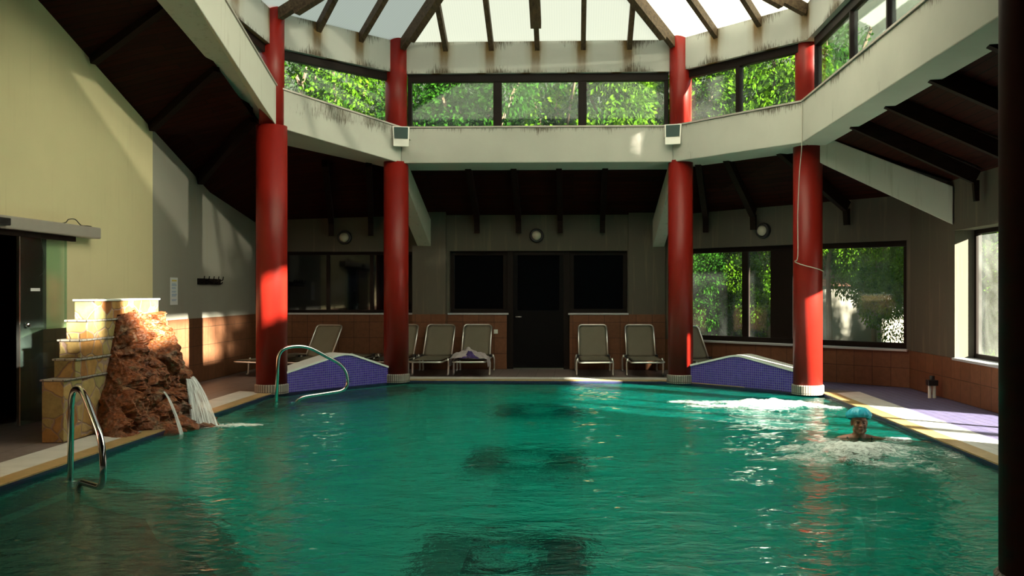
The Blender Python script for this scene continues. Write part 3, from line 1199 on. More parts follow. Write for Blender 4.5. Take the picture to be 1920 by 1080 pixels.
# triangular light at the left side
root = bpy.data.objects.new('window_11', None)
C.objects.link(root)
tag(root, 'sliver of clerestory glass at top left above the sloping beam', 'window', kind='structure')
bm = B()
xx = -4.56
add_hexa(bm, [(xx, 13.2, 4.52), (xx, 11.55, 5.06), (xx - .008, 11.55, 5.06), (xx - .008, 13.2, 4.52)], [(xx, 13.2, 5.1), (xx, 11.55, 5.1), (xx - .008, 11.55, 5.1), (xx - .008, 13.2, 5.1)])
obj('pane', bm, M['glass'], root)
bm = B()
add_box(bm, xx - .05, xx + .05, 11.4, 13.3, 5.0, 5.12)
obj('frame', bm, M['frame'], root)

# ------------------------------------------------------------------ low roof over the deck
def slab(name, pts, label, th=.12, mat='planks', planks_dir=None):
    bm = B()
    add_hexa(bm, pts, [(x, y, z + th) for x, y, z in pts])
    bmesh.ops.recalc_face_normals(bm, faces=bm.faces)
    o = obj(name, bm, M[mat])
    d = Vector(planks_dir or (1, 0, 0)).normalized()
    uvd = o.data.uv_layers.active.data
    for p in o.data.polygons:
        n = p.normal
        s = n.cross(d).normalized()
        for li in p.loop_indices:
            co = o.data.vertices[o.data.loops[li].vertex_index].co
            uvd[li].uv = (co.dot(d), co.dot(s))
    return struct(o, label, 'ceiling')


RZ = 3.76
slab('ceiling', [(-3.0, 15.78, RZ), (1.72, 15.78, RZ), (1.75, 17.5, 2.84), (-2.9, 17.5, 2.84)], 'dark red-brown plank ceiling along the back')
slab('ceiling_right', [(1.70, 15.80, RZ), (3.62, 13.7, RZ), (5.4, 14.25, 2.86), (1.75, 17.5, 2.84)], 'red-brown plank ceiling on the right diagonal', planks_dir=(3.45, -3.15, 0))
slab('ceiling_side', [(3.62, 13.72, RZ), (3.70, -2.6, RZ), (5.5, -2.6, 2.86), (5.5, 14.25, 2.86)], 'dark plank ceiling along the right side', planks_dir=(0, 1, 0))
bm = B()
LQ = [(-3.0, 15.78, RZ), (-2.9, 17.5, 2.84), (-6.3, 17.5, 2.74), (-6.3, 15.1, 3.11), (-4.75, 14.7, 4.02)]
vs = [bm.verts.new(p) for p in LQ]
vt = [bm.verts.new((x, y, z + .12)) for x, y, z in LQ]
for a, b, c in ((0, 1, 2), (0, 2, 4), (4, 2, 3)):
    bm.faces.new((vs[a], vs[b], vs[c]))
    bm.faces.new((vt[c], vt[b], vt[a]))
bmesh.ops.recalc_face_normals(bm, faces=bm.faces)
o = obj('ceiling_corner', bm, M['planks'])
struct(o, 'dark plank ceiling in the back left corner', 'ceiling')
bm = B()
LQ = [(-4.75, 14.75, 4.00), (-4.75, 13.25, 4.1), (-4.75, 10.0, 5.1), (-4.75, -2.6, 5.1), (-6.3, -2.6, 4.95), (-6.3, 9.9, 4.88), (-6.3, 13.02, 3.80), (-6.3, 15.1, 3.11)]
vs = [bm.verts.new(p) for p in LQ]
vt = [bm.verts.new((x, y, z + .12)) for x, y, z in LQ]
for a, b, c, d in ((0, 1, 6, 7), (1, 2, 5, 6), (2, 3, 4, 5)):
    bm.faces.new((vs[a], vs[b], vs[c], vs[d]))
    bm.faces.new((vt[d], vt[c], vt[b], vt[a]))
bmesh.ops.recalc_face_normals(bm, faces=bm.faces)
o = obj('ceiling_left', bm, M['planks'])
struct(o, 'steep red-brown plank ceiling at upper left', 'ceiling')
# opaque flat roof over the near half, behind the skylight
bm = B()
add_box(bm, -4.9, 3.9, -2.8, 8.0, 5.66, 5.8)
struct(obj('ceiling_near', bm, M['planks']), 'flat plank ceiling above the near end of the pool', 'ceiling')

RW = M['rafter']
ORD = ['first', 'second', 'third', 'fourth', 'fifth', 'sixth', 'seventh']


def deck_rafter(p, q, label, group, bracket=True):
    bm = B()
    add_beam(bm, p, q, .10, .17)
    o = obj('rafter', bm, RW)
    tag(o, label, 'rafter', group, kind='thing')
    if bracket:
        d = (Vector(q) - Vector(p)).normalized()
        e = Vector(q) - d * .10
        h = Vector((d.x, d.y, 0)).normalized()
        bm = B()
        s = h.cross(Vector((0, 0, 1))) * .05
        a = e + h * .07
        pts = [e - h * .0 + Vector((0, 0, -.16)), a + Vector((0, 0, -.16)), a + Vector((0, 0, -.42)), e + h * .02 + Vector((0, 0, -.42))]
        add_hexa(bm, [pts[3] - s, pts[3] + s, pts[2] + s, pts[2] - s], [pts[0] - s, pts[0] + s, pts[1] + s, pts[1] - s])
        bmesh.ops.recalc_face_normals(bm, faces=bm.faces)
        obj('bracket', bm, RW, o)
    return o


for i, x in enumerate((-1.82, -1.03, -.24, .56)):
    deck_rafter((x, 15.75, RZ - .005), (x, 17.22, 2.965), 'dark ceiling rafter at the back wall, %s from the left above the door windows' % ORD[i], 'ceiling rafters over the back deck')
for i, x in enumerate((-4.62, -3.86)):
    deck_rafter((x + .35, 15.5, RZ + .02), (x, 17.22, 2.92), 'dark ceiling rafter at back left, %s from the left above the dark window' % ORD[i], 'ceiling rafters over the back deck')
for i, t in enumerate((.20, .42, .80)):
    a = Vector((1.74, 15.75)).lerp(Vector((3.62, 13.75)), t)
    b = Vector((1.75, 17.3)).lerp(Vector((5.2, 14.15)), t)
    b = b + (a - b).normalized() * .08
    deck_rafter((a.x, a.y, RZ - .005), (b.x, b.y, 2.92), 'dark ceiling rafter over the right diagonal windows, %s from the left' % ORD[i], 'ceiling rafters over the right diagonal')
for i, y in enumerate((11.6, 10.3, 9.0, 7.7)):
    deck_rafter((3.66, y + .25, RZ - .005), (5.13, y, 3.0), 'dark ceiling rafter over the right deck, %s from the corner' % ORD[i], 'ceiling rafters over the right deck')
for i, (p, q) in enumerate((((-4.80, 13.4, 4.16), (-6.1, 14.6, 3.38)), ((-4.80, 12.0, 4.58), (-6.1, 12.9, 3.95)), ((-4.80, 10.6, 5.02), (-6.1, 11.3, 4.52)))):
    deck_rafter(p, q, 'dark ceiling rafter over the left wall, %s from the outer column' % ORD[i], 'ceiling rafters at upper left', bracket=False)


# concrete hip ribs from the columns to the wall
def rib(p, q, wd, h0, h1, label):
    p, q = Vector(p), Vector(q)
    d = (q - p)
    s = Vector((d.y, -d.x, 0)).normalized() * wd / 2
    bm = B()
    add_hexa(bm, [p - s, q - s, q + s, p + s], [p - s + Vector((0, 0, h0)), q - s + Vector((0, 0, h1)), q + s + Vector((0, 0, h1)), p + s + Vector((0, 0, h0))])
    bmesh.ops.recalc_face_normals(bm, faces=bm.faces)
    return tag(obj('hip_beam', bm, M['beam'], bevel=.008), label, 'beam', kind='thing')


rib((-2.97, 15.25, 3.36), (-2.83, 17.28, 2.31), .26, .42, .52, 'sloping concrete hip beam behind the second red column from the left')
rib((1.76, 15.25, 3.36), (1.62, 17.28, 2.31), .22, .42, .52, 'sloping concrete hip beam meeting the back wall left of the right inner column')
rib((3.58, 13.45, 3.40), (5.22, 12.62, 2.40), .22, .40, .52, 'long sloping concrete hip beam at right running down to the window recess')

# ------------------------------------------------------------------ skylight
APEX_A = Vector((-.59, 11.75, 7.19))
APEX_B = Vector((-.59, 10.6, 7.19))
SK = {k: Vector((v[0], v[1], ZF)) for k, v in FIN.items()}
SK['RN2'] = Vector((3.44, 8.0, ZF))
SK['LN2'] = Vector((-4.44, 8.0, ZF))


sk_root = empty('skylight', (-.59, 11.5, ZF), 0, 'translucent white hipped skylight over the pool', 'skylight')


def panel(pts, label, d):
    n = (pts[1] - pts[0]).cross(pts[2] - pts[0]).normalized()
    if n.z < 0:
        n = -n
    up = n * .0
    bm = B()
    add_hexa(bm, [p + up for p in pts], [p + up + n * .016 for p in pts])
    bmesh.ops.recalc_face_normals(bm, faces=bm.faces)
    o = obj('sheet', bm, M['skypanel'])
    dd = Vector(d).normalized()
    uvd = o.data.uv_layers.active.data
    for p in o.data.polygons:
        for li in p.loop_indices:
            co = o.data.vertices[o.data.loops[li].vertex_index].co
            uvd[li].uv = (co.dot(dd), co.z)
    o.name = 'sheet'
    o.location = (.59, -11.5, -ZF)
    o.parent = sk_root
    return o


panel([SK['LI'], SK['RI'], APEX_A], 'translucent white skylight sheet on the back slope', (1, 0, 0))
panel([SK['LO'], SK['LI'], APEX_A], 'translucent white skylight sheet on the left diagonal slope', (.62, .78, 0))
panel([SK['RI'], SK['RO'], APEX_A], 'translucent glaring white skylight sheet on the right diagonal slope', (.67, -.74, 0))
panel([SK['RO'], SK['RN2'], APEX_B, APEX_A], 'translucent skylight sheet on the right side slope', (0, 1, 0))
panel([SK['LN2'], SK['LO'], APEX_A, APEX_B], 'translucent skylight sheet on the left side slope', (0, 1, 0))
panel([SK['RN2'], SK['LN2'], APEX_B], 'translucent skylight sheet on the near slope', (1, 0, 0))


def sky_rafter(p, q, label, wd=.080, ht=.135, mat='rafter_pale', grp='skylight rafters'):
    bm = B()
    add_beam(bm, p, q, wd, ht)
    return tag(obj('skylight_rafter', bm, M[mat]), label, 'rafter', grp, kind='thing')


def plane_z(a, b, c):
    n = (b - a).cross(c - a)
    return lambda x, y: a.z - (n.x * (x - a.x) + n.y * (y - a.y)) / n.z


pzb = plane_z(SK['LI'], SK['RI'], APEX_A)
for i in range(1, 6):
    x = SK['LI'].x + (SK['RI'].x - SK['LI'].x) * i / 6
    y0 = 15.1
    run = 3.25 * (1 - abs(x + .59) / 2.29) + .06
    y1 = y0 - max(run, .3)
    k = 'narrow skylight rafter on the back slope, %s from the left' % ORD[i - 1]
    o = sky_rafter((x, y0, pzb(x, y0) - .006), (x, y1, pzb(x, y1) - .006), k, grp='skylight rafters on the back slope')
    if i == 3:
        bm = B()
        add_beam(bm, (x, y0 - .55, pzb(x, y0 - .55) - .04), (x, y1, pzb(x, y1) - .04), .17, .16)
        obj('doubling_timber', bm, M['rafter_pale'], o)
pzl = plane_z(SK['LO'], SK['LI'], APEX_A)
pzr = plane_z(SK['RI'], SK['RO'], APEX_A)
for i, t in enumerate((1 / 3, 2 / 3)):
    p = SK['LO'].lerp(SK['LI'], t) + Vector((-.04, .06, 0))
    L = 2.7 * (t if t < .5 else t)
    q = p + Vector((.68, -1, 0)) * L
    sky_rafter((p.x, p.y, pzl(p.x, p.y) - .006), (q.x, q.y, pzl(q.x, q.y) - .006), 'skylight rafter on the left diagonal slope, %s from the left' % ORD[i], grp='skylight rafters on the left diagonal')
    p = SK['RI'].lerp(SK['RO'], t) + Vector((.04, .06, 0))
    L = 2.7 * (1 - t)
    q = p + Vector((-.68, -1, 0)) * L
    sky_rafter((p.x, p.y, pzr(p.x, p.y) - .006), (q.x, q.y, pzr(q.x, q.y) - .006), 'skylight rafter on the right diagonal slope, %s from the left' % ORD[i], grp='skylight rafters on the right diagonal')
for k, nm in (('LI', 'left of the back slope'), ('RI', 'right of the back slope'), ('LO', 'above the outer left column'), ('RO', 'above the outer right column')):
    p = SK[k].copy()
    q = APEX_A.copy()
    o = sky_rafter(p - Vector((0, 0, .02)), q - Vector((0, 0, .02)), 'thick hip rafter of the skylight ' + nm, .10, .16, grp='skylight hip rafters')
    d = (q - p).normalized()
    bm = B()
    a = p + d * .42 + Vector((0, 0, -.13))
    add_beam(bm, a, q + Vector((0, 0, -.10)), .12, .13)
    obj('doubling_timber', bm, M['rafter_pale'], o)
sky_rafter(APEX_A - Vector((0, 0, .02)), APEX_B - Vector((0, 0, .02)), 'ridge timber of the skylight above the frame', .12, .2, grp='skylight hip rafters')
for i, y in enumerate((12.2, 11.1, 10.0, 8.9)):
    zr = plane_z(SK['RO'], SK['RN2'], APEX_B)
    zl = plane_z(SK['LN2'], SK['LO'], APEX_B)
    yy = min(max(y, 10.6), 11.75)
    sky_rafter((3.42, y, ZF), (-.55, yy, 7.17), 'skylight rafter on the right side slope, %s from the outer column' % ORD[i], grp='skylight rafters on the side slopes')
    sky_rafter((-4.42, y, ZF), (-.62, yy, 7.17), 'skylight rafter on the left side slope, %s from the outer column' % ORD[i], grp='skylight rafters on the side slopes')

# ------------------------------------------------------------------ violet mosaic humps between the columns
def hump(p, q, depth, z0, zp, z1, label, tpeak=.5):
    p, q = Vector(p), Vector(q)
    d = (q - p).normalized()
    L = (q - p).length
    n = Vector((-d.y, d.x))
    e = empty('mosaic_hump', (p.x, p.y, 0), math.atan2(d.y, d.x), label, 'mosaic bench', 'violet mosaic humps')
    prof = []
    for i in range(25):
        t = i / 24
        if t < tpeak - .08:
            z = z0 + (zp - z0) * t / (tpeak - .08)
        elif t < tpeak + .08:
            z = zp + .02 * (1 - ((t - tpeak) / .08) ** 2)
        else:
            z = zp + (z1 - zp) * (t - tpeak - .08) / (1 - tpeak - .08)
        prof.append((t * L, z))
    bm = B()
    for (a, za), (b, zb) in zip(prof, prof[1:]):
        add_hexa(bm, [(a, 0, -.02), (b, 0, -.02), (b, depth, -.02), (a, depth, -.02)], [(a, 0, za), (b, 0, zb), (b, depth, zb), (a, depth, za)])
    bmesh.ops.remove_doubles(bm, verts=bm.verts, dist=1e-5)
    obj('body', bm, M['purple'], e)
    bm = B()
    for (a, za), (b, zb) in zip(prof, prof[1:]):
        add_hexa(bm, [(a, -.015, za), (b, -.015, zb), (b, depth + .02, zb), (a, depth + .02, za)], [(a, -.015, za + .03), (b, -.015, zb + .03), (b, depth + .02, zb + .03), (a, depth + .02, za + .03)])
    bmesh.ops.remove_doubles(bm, verts=bm.verts, dist=1e-5)
    obj('cap', bm, M['white_cap'], e)
    return e


hump((-4.30, 13.30), (-3.02, 14.92), .34, .25, .46, .21, 'white-capped violet mosaic hump between the two left red columns', .55)
hump((1.86, 14.98), (3.36, 13.62), .34, .24, .44, .27, 'white-capped dark blue mosaic hump between the two right columns', .48)

# ------------------------------------------------------------------ waterfall: stepped stone wall and rock
e = empty('stepped_wall', (-5.0, 8.75, 0), 0, 'stepped flagstone wall holding the rock waterfall', 'stone wall')
steps = [(0.0, 2.66, 0, .60), (.21, 2.50, .62, .79), (.30, 2.34, .81, .98), (.43, 2.19, .999, 1.175), (.585, 2.04, 1.195, 1.385)]
bm = B()
for a, b, z0, z1 in steps:
    if z1 > 1.3:
        m_ = 1.16
        add_box(bm, -.22, 0, a, m_ - .012, z0, z1)
        add_box(bm, -.22, .0, m_ + .012, b, z0, z1)
        add_box(bm, -.21, -.02, m_ - .02, m_ + .02, z0, z1)
    else:
        add_box(bm, -.22, 0, a, b, z0, z1)
obj('masonry', bm, M['stonewall'], e, bevel=.006)
for a, b, z0, z1 in steps:
    bm = B()
    add_box(bm, -.235, .015, a - .015, b + .015, z1, z1 + .02)
    obj('cap_slab', bm, M['collar'] if z1 < 1.3 else M['white_cap'], e, bevel=.004)

base = [(-5.03, 9.30), (-4.86, 9.10), (-4.66, 8.98), (-4.48, 9.06), (-4.36, 9.36), (-4.28, 9.72), (-4.20, 10.05), (-4.14, 10.32), (-4.28, 10.62), (-4.50, 10.95), (-4.78, 11.2), (-5.03, 11.30)]
top = [(-5.03, 9.80), (-4.99, 9.80), (-4.95, 9.84), (-4.91, 9.92), (-4.88, 10.0), (-4.86, 10.1), (-4.86, 10.25), (-4.87, 10.42), (-4.90, 10.58), (-4.94, 10.75), (-4.99, 10.86), (-5.03, 10.88)]


def resample(poly, n):
    pts = [Vector((x, y, 0)) for x, y in poly]
    pts = spline(pts, 10)
    ln = [0]
    for a, b in zip(pts, pts[1:]):
        ln.append(ln[-1] + (b - a).length)
    out = []
    for i in range(n):
        s = ln[-1] * i / (n - 1)
        for k in range(len(ln) - 1):
            if ln[k + 1] >= s:
                t = (s - ln[k]) / max(ln[k + 1] - ln[k], 1e-9)
                out.append(pts[k].lerp(pts[k + 1], t))
                break
    return out


NA, NH = 130, 100
bs, ts = resample(base, NA), resample(top, NA)


def rock_point(i, h):
    a, b = bs[i], ts[i]
    t = h ** .85
    p = a.lerp(b, t)
    z = -.10 + 1.34 * h
    edge = min(1, min(i, NA - 1 - i) / 10)
    q = Vector((p.x, p.y, z))
    n1 = noise.fractal(q * 2.3 + Vector((4, 1, 7)), 1.0, 2.0, 4)
    n2 = noise.ridged_multi_fractal(q * 4.5, .9, 2.1, 5, 1.0, 2.0)
    n3 = noise.fractal(q * 15, .7, 2.0, 4)
    vd = noise.voronoi(q * 3.4 + Vector((n1, n1, 0)) * .4)[0]
    crack = min(1.0, (vd[1] - vd[0]) * 3.2)
    out = Vector((1, -.15, 0)).normalized()
    disp = edge * (.17 * n1 + .07 * (n2 - 1.0) + .035 * n3 + .13 * (crack - .7)) * (1 - .35 * h)
    q = q + out * disp + Vector((0, 0, edge * .07 * noise.fractal(q * 3.1 + Vector((9, 9, 9)), 1, 2, 4)))
    q.x = max(q.x, -5.03)
    return q


bm = B()
rows = [[bm.verts.new(rock_point(i, h / NH)) for i in range(NA)] for h in range(NH + 1)]
for a, b in zip(rows, rows[1:]):
    for i in range(NA - 1):
        bm.faces.new((a[i], a[i + 1], b[i + 1], b[i]))
ctr = bm.verts.new((-5.03, 10.3, 1.22))
for i in range(NA - 1):
    bm.faces.new((rows[-1][i], rows[-1][i + 1], ctr))
bmesh.ops.recalc_face_normals(bm, faces=bm.faces)
tag(obj('waterfall_rock', bm, M['rock'], smooth=False), 'rugged orange-brown rock in front of the stepped wall with water running down', 'rock', kind='thing')


def stream(p0, p1, w0, w1, label, seed):
    """a thin falling sheet: leaves the rock at p0 and arcs to the water at p1"""
    bm = B()
    uvl = bm.loops.layers.uv.verify()
    p0, p1 = Vector(p0), Vector(p1)
    side = (Vector((0, 0, 1)).cross(p1 - p0)).normalized()
    n, k = 24, 12
    g = []
    for r_ in range(n + 1):
        t = r_ / n
        p = p0.lerp(p1, t)
        p.z = p0.z + (p1.z - p0.z) * (t ** 1.7 * .75 + t * .25)
        w_ = w0 + (w1 - w0) * t
        row = []
        for c in range(k + 1):
            q = (c / k - .5)
            jit = .02 * noise.noise(Vector((c * .9, t * 2.5, seed)))
            v = p + side * q * w_ + (p1 - p0).normalized() * (.05 * math.cos(q * PI) + jit) + Vector((0, 0, .03 * math.cos(q * PI)))
            row.append((bm.verts.new(v), (c / k + seed, t)))
        g.append(row)
    for a, b in zip(g, g[1:]):
        for c in range(k):
            f = bm.faces.new((a[c][0], a[c + 1][0], b[c + 1][0], b[c][0]))
            for l, q in zip(f.loops, (a[c], a[c + 1], b[c + 1], b[c])):
                l[uvl].uv = q[1]
    o = obj('water_stream', bm, M['fall'], smooth=True, uv=False)
    return tag(o, label, 'water stream', 'streams over the waterfall rock', kind='thing')


stream((-4.46, 10.40, .50), (-4.16, 10.14, -.07), .10, .32, 'wide white stream pouring off the right end of the rock', 1)
stream((-4.40, 9.60, .42), (-4.20, 9.62, -.07), .04, .12, 'thin white stream trickling down the middle of the rock', 4)

# ------------------------------------------------------------------ handrails
def handrail(base, direc, label, s=1.0):
    d = Vector((direc[0], direc[1], 0)).normalized()
    o = Vector((base[0], base[1], 0))
    P = lambda a, z: o + d * a + Vector((0, 0, z))
    pts = rounded([P(0, -.45), P(.05, .70), P(.42 * s, .735), P(1.02 * s, .40), P(1.06 * s, .07), P(.28 * s, .0), P(.20 * s, -.45)], .17, 7)
    e = empty('handrail', (0, 0, 0), 0, label, 'handrail', 'steel pool handrails')
    bm = B()
    add_tube(bm, pts, .024, 14)
    ob = obj('rail', bm, M['chrome'], e, smooth=True)
    for a in (0.02, .225 * s):
        bm = B()
        c = P(a, -.05)
        add_lathe(bm, [(.05, -.085), (.05, -.065), (.028, -.05)], 20)
        for v in bm.verts:
            v.co += c + Vector((0, 0, .05))
        obj('flange', bm, M['chrome'], e, smooth=True)
    return e


handrail((-4.07, 7.21), (.66, -.75), 'bent steel handrail in the water at near left')
handrail((-4.10, 12.36), (.83, .56), 'bent steel handrail in front of the leftmost red column')

# ------------------------------------------------------------------ sun loungers
def lounger(flat=False):
    e = empty('sun_lounger', (0, 0, 0), 0, '', 'sun lounger', 'sun loungers along the back deck')
    W, SZ = .29, .285
    y0, yh = 0.0, 1.12
    ang = 0.0 if flat else math.radians(54)
    bl = .70
    ca, sa = math.cos(ang), math.sin(ang)
    bm = B()
    add_tube(bm, rounded([(-W, yh + .45, SZ - .02), (-W, y0, SZ - .02), (W, y0, SZ - .02), (W, yh + .45, SZ - .02)], .09), .016, 8)
    add_tube(bm, [(-W, yh + .45, SZ - .02), (W, yh + .45, SZ - .02)], .014, 8)
    obj('frame', bm, M['alu'], e, smooth=True)
    bm = B()
    n = 10
    gr = []
    for j in range(n + 1):
        y = y0 + .03 + (yh - y0 - .05) * j / n
        row = [bm.verts.new((-W + .02 + (2 * W - .04) * i / 8, y, SZ + .008 - .018 * math.sin(PI * i / 8) * math.sin(PI * j / n))) for i in range(9)]
        gr.append(row)
    for a, b in zip(gr, gr[1:]):
        for i in range(8):
            bm.faces.new((a[i], a[i + 1], b[i + 1], b[i]))
    bmesh.ops.solidify(bm, geom=bm.faces[:], thickness=.012)
    obj('seat', bm, M['sling'], e, smooth=True)
    bm = B()
    gr = []
    for j in range(13):
        t = j / 12 * (bl - .02)
        wd = W - .035 - (.05 * max(0, (t - bl + .09) / .09) ** 2 if t > bl - .09 else 0)
        row = [bm.verts.new((-wd + 2 * wd * i / 8, yh + t * ca + .02 * math.sin(PI * i / 8) * sa * .6, SZ + .012 + t * sa - .012 * math.sin(PI * i / 8) * ca)) for i in range(9)]
        gr.append(row)
    for a, b in zip(gr, gr[1:]):
        for i in range(8):
            bm.faces.new((a[i], a[i + 1], b[i + 1], b[i]))
    bmesh.ops.solidify(bm, geom=bm.faces[:], thickness=.012)
    obj('backrest', bm, M['sling'], e, smooth=True)
    bm = B()
    Q = lambda x, t: (x, yh + t * ca, SZ + .005 + t * sa)
    w2 = W - .025
    add_tube(bm, rounded([Q(-w2, 0), Q(-w2, bl), Q(w2, bl), Q(w2, 0)], .08), .014, 8)
    obj('backrest_frame', bm, M['alu'], e, smooth=True)
    for sx in (-1, 1):
        bm = B()
        add_box(bm, sx * (W - .01) - .025, sx * (W - .01) + .025, yh - .05, yh + .04, SZ - .03, SZ + .04)
        obj('hinge', bm, M['blackplastic'], e, bevel=.006)
    for sx in (-1, 1):
        for yy, lean in ((.50, -.03), (1.35, .05)):
            bm = B()
            add_tube(bm, rounded([(sx * (W + .01), yy, SZ + .02), (sx * (W + .035), yy + lean * .3, SZ - .06), (sx * (W + .03), yy + lean, .012), (sx * (W + .03), yy + lean - .05, .012)], .03, 4), .017, 8)
            obj('leg', bm, M['alu'], e, smooth=True)
    return e


proto = lounger()
protof = lounger(flat=True)
BEDS = [  # x at foot, y at foot, rotation, flat, label
    (-5.62, 15.45, -.30, True, 'flat cream lounger against the left wall, partly behind the leftmost column'),
    (-4.95, 15.40, -.26, False, 'cream lounger with raised back just right of the leftmost column'),
    (-4.12, 15.75, -.10, True, 'flat cream lounger behind the violet hump'),
    (-3.28, 15.60, -.06, False, 'cream lounger with raised back half hidden behind the second column'),
    (-2.55, 15.58, -.04, False, 'empty cream lounger with raised back right of the second column'),
    (-1.80, 15.62, .0, False, 'cream lounger with a white towel thrown over its foot'),
    (.40, 15.60, .02, False, 'sunlit cream lounger just right of the black back door'),
    (1.29, 15.60, .03, False, 'sunlit cream lounger standing left of the back right column'),
    (2.55, 15.05, .35, False, 'pale lounger peeking out between the back right column and hump'),
]
used = {False: False, True: False}
BO = []
for (x, y, rz, fl_, lab) in BEDS:
    src = protof if fl_ else proto
    if not used[fl_]:
        used[fl_] = True
        src.location = (x, y, 0)
        src.rotation_euler = (0, 0, rz)
        src['label'] = lab
    else:
        dup(src, (x, y, 0), rz, lab, 'sun loungers along the back deck')

# towel thrown over the sixth lounger
def heap(name, cx, cy, wx, wy, hz, mat, seed, droop=.0, label='', base_z=.31):
    bm = B()
    n = 44
    gr = []
    for j in range(n + 1):
        row = []
        for i in range(n + 1):
            u, v = i / n * 2 - 1, j / n * 2 - 1
            q = Vector((u * 2.1 + seed, v * 2.1, seed * 1.7))
            k = noise.fractal(q, 1.0, 2.0, 4)
            env = math.exp(-(u * u * 2.2 + v * v * 1.8))
            z = base_z + hz * env * (1 + .8 * k) + .05 * env * abs(noise.noise(q * 2.2)) + .012 * abs(noise.noise(q * 4.6))
            x = u * wx
            y = v * wy * (1 + .15 * k)
            if abs(x) > .30:
                z = base_z - (abs(x) - .30) * droop + .01 * k
                x = math.copysign(.33 + (abs(x) - .30) * .12 + .012 * k, x)
            row.append(bm.verts.new((cx + x, cy + y, z)))
        gr.append(row)
    for a, b in zip(gr, gr[1:]):
        for i in range(n):
            bm.faces.new((a[i], a[i + 1], b[i + 1], b[i]))
    bmesh.ops.solidify(bm, geom=bm.faces[:], thickness=.008)
    o = obj(name, bm, M[mat], smooth=True)
    return o


t = heap('towel', -1.82, 15.93, .44, .26, .13, 'towel', 3.1, 1.0)
tag(t, 'crumpled pinkish white towel draped over the lounger left of the door', 'towel')
t2 = heap('folded_cloth', -1.80, 15.74, .17, .10, .09, 'towel_purple', 8.4, 0.0, base_z=.315)
tag(t2, 'small purple patterned cloth tucked into the white towel', 'cloth')

# ------------------------------------------------------------------ fittings
def wall_lamp(loc, rz, label):
    e = empty('bulkhead_lamp', loc, rz, label, 'wall lamp', 'round bulkhead lamps')
    bm = B()
    n = 28
    pts = [(0, 0, 0)]
    add_lathe(bm, [(.135, 0), (.135, .05), (.12, .075), (.095, .08), (.093, .04)], n)
    for v in bm.verts:
        v.co = Vector((v.co.x, -v.co.z, v.co.y))
    bmesh.ops.recalc_face_normals(bm, faces=bm.faces)
    obj('rim', bm, M['blackplastic'], e, smooth=True)
    bm = B()
    add_lathe(bm, [(.094, .05), (.088, .085), (.065, .115), (.03, .13), (.005, .132)], n)
    for v in bm.verts:
        v.co = Vector((v.co.x, -v.co.z, v.co.y))
    bmesh.ops.recalc_face_normals(bm, faces=bm.faces)
    obj('globe', bm, M['lampglobe'], e, smooth=True)
    return e


wall_lamp((-4.38, 17.3, 2.52), 0, 'round black-rimmed wall lamp high on the back wall at left')
wall_lamp((-.69, 17.3, 2.55), 0, 'round black-rimmed wall lamp above the black back door')
dg = math.atan2(-3.15, 3.45)
pd = Vector((1.75, 17.3)).lerp(Vector((5.2, 14.15)), .455)
wall_lamp((pd.x, pd.y, 2.54), dg, 'round black-rimmed wall lamp above the garden window at right')


def floodlight(loc, rz, label):
    e = empty('floodlight', loc, rz, label, 'floodlight', 'floodlights on the ring beam')
    bm = B()
    # housing tilted forward: front faces -y
    tilt = Matrix.Rotation(math.radians(-12), 4, 'X')
    add_hexa(bm, [tilt @ Vector(p) for p in ((-.125, -.02, -.17), (.125, -.02, -.17), (.10, .10, -.13), (-.10, .10, -.13))],
             [tilt @ Vector(p) for p in ((-.14, -.05, .17), (.14, -.05, .17), (.11, .10, .13), (-.11, .10, .13))])
    obj('housing', bm, M['whiteplastic'], e, bevel=.008)
    bm = B()
    add_hexa(bm, [tilt @ Vector(p) for p in ((-.108, -.045, -.04), (.108, -.045, -.04), (.108, -.03, -.04), (-.108, -.03, -.04))],
             [tilt @ Vector(p) for p in ((-.115, -.056, .15), (.115, -.056, .15), (.115, -.04, .15), (-.115, -.04, .15))])
    obj('lens', bm, M['floodglass'], e)
    bm = B()
    add_tube(bm, rounded([(-.15, .02, -.02), (-.155, .12, -.02), (.155, .12, -.02), (.15, .02, -.02)], .03), .012, 8)
    add_box(bm, -.05, .05, .10, .17, -.06, .02)
    obj('bracket', bm, M['alu_box'], e)
    bm = B()
    add_tube(bm, spline([(-.06, .08, .0), (-.14, .13, .06), (-.20, .15, .12), (-.16, .12, .19), (-.11, .13, .12), (-.16, .14, .02), (-.12, .14, -.1)], 6), .008, 6)
    obj('cable', bm, M['cable'], e, smooth=True)
    return e


floodlight((-2.82, 14.80, 4.02), .25, 'white floodlight with dark glass at the left inner column')
floodlight((1.63, 14.80, 4.03), -.25, 'white floodlight with dark glass at the right inner column')

# cable hanging down the right column and looped round it
bm = B()
cx, cy, r = COLS['RO'][0], COLS['RO'][1], COLS['RO'][2] + .012
pts = [(3.26, 13.0, 4.22), (3.262, 13.02, 3.9), (3.262, 13.04, 3.55), (3.27, 13.2, 3.2), (3.27, 13.3, 2.6), (3.265, 13.28, 2.0)]
for k in range(9):
    a = math.radians(205 + k * 17)
    pts.append((cx + (r + .015 * (1 - k / 8)) * math.cos(a), cy + (r + .015) * math.sin(a), 1.93 - .16 * (k / 8) ** .7))
add_tube(bm, spline(pts, 5), .007, 6)
tag(obj('hanging_cable', bm, M['cable'], smooth=True), 'thin grey cable hanging and looped around the right red column', 'cable')

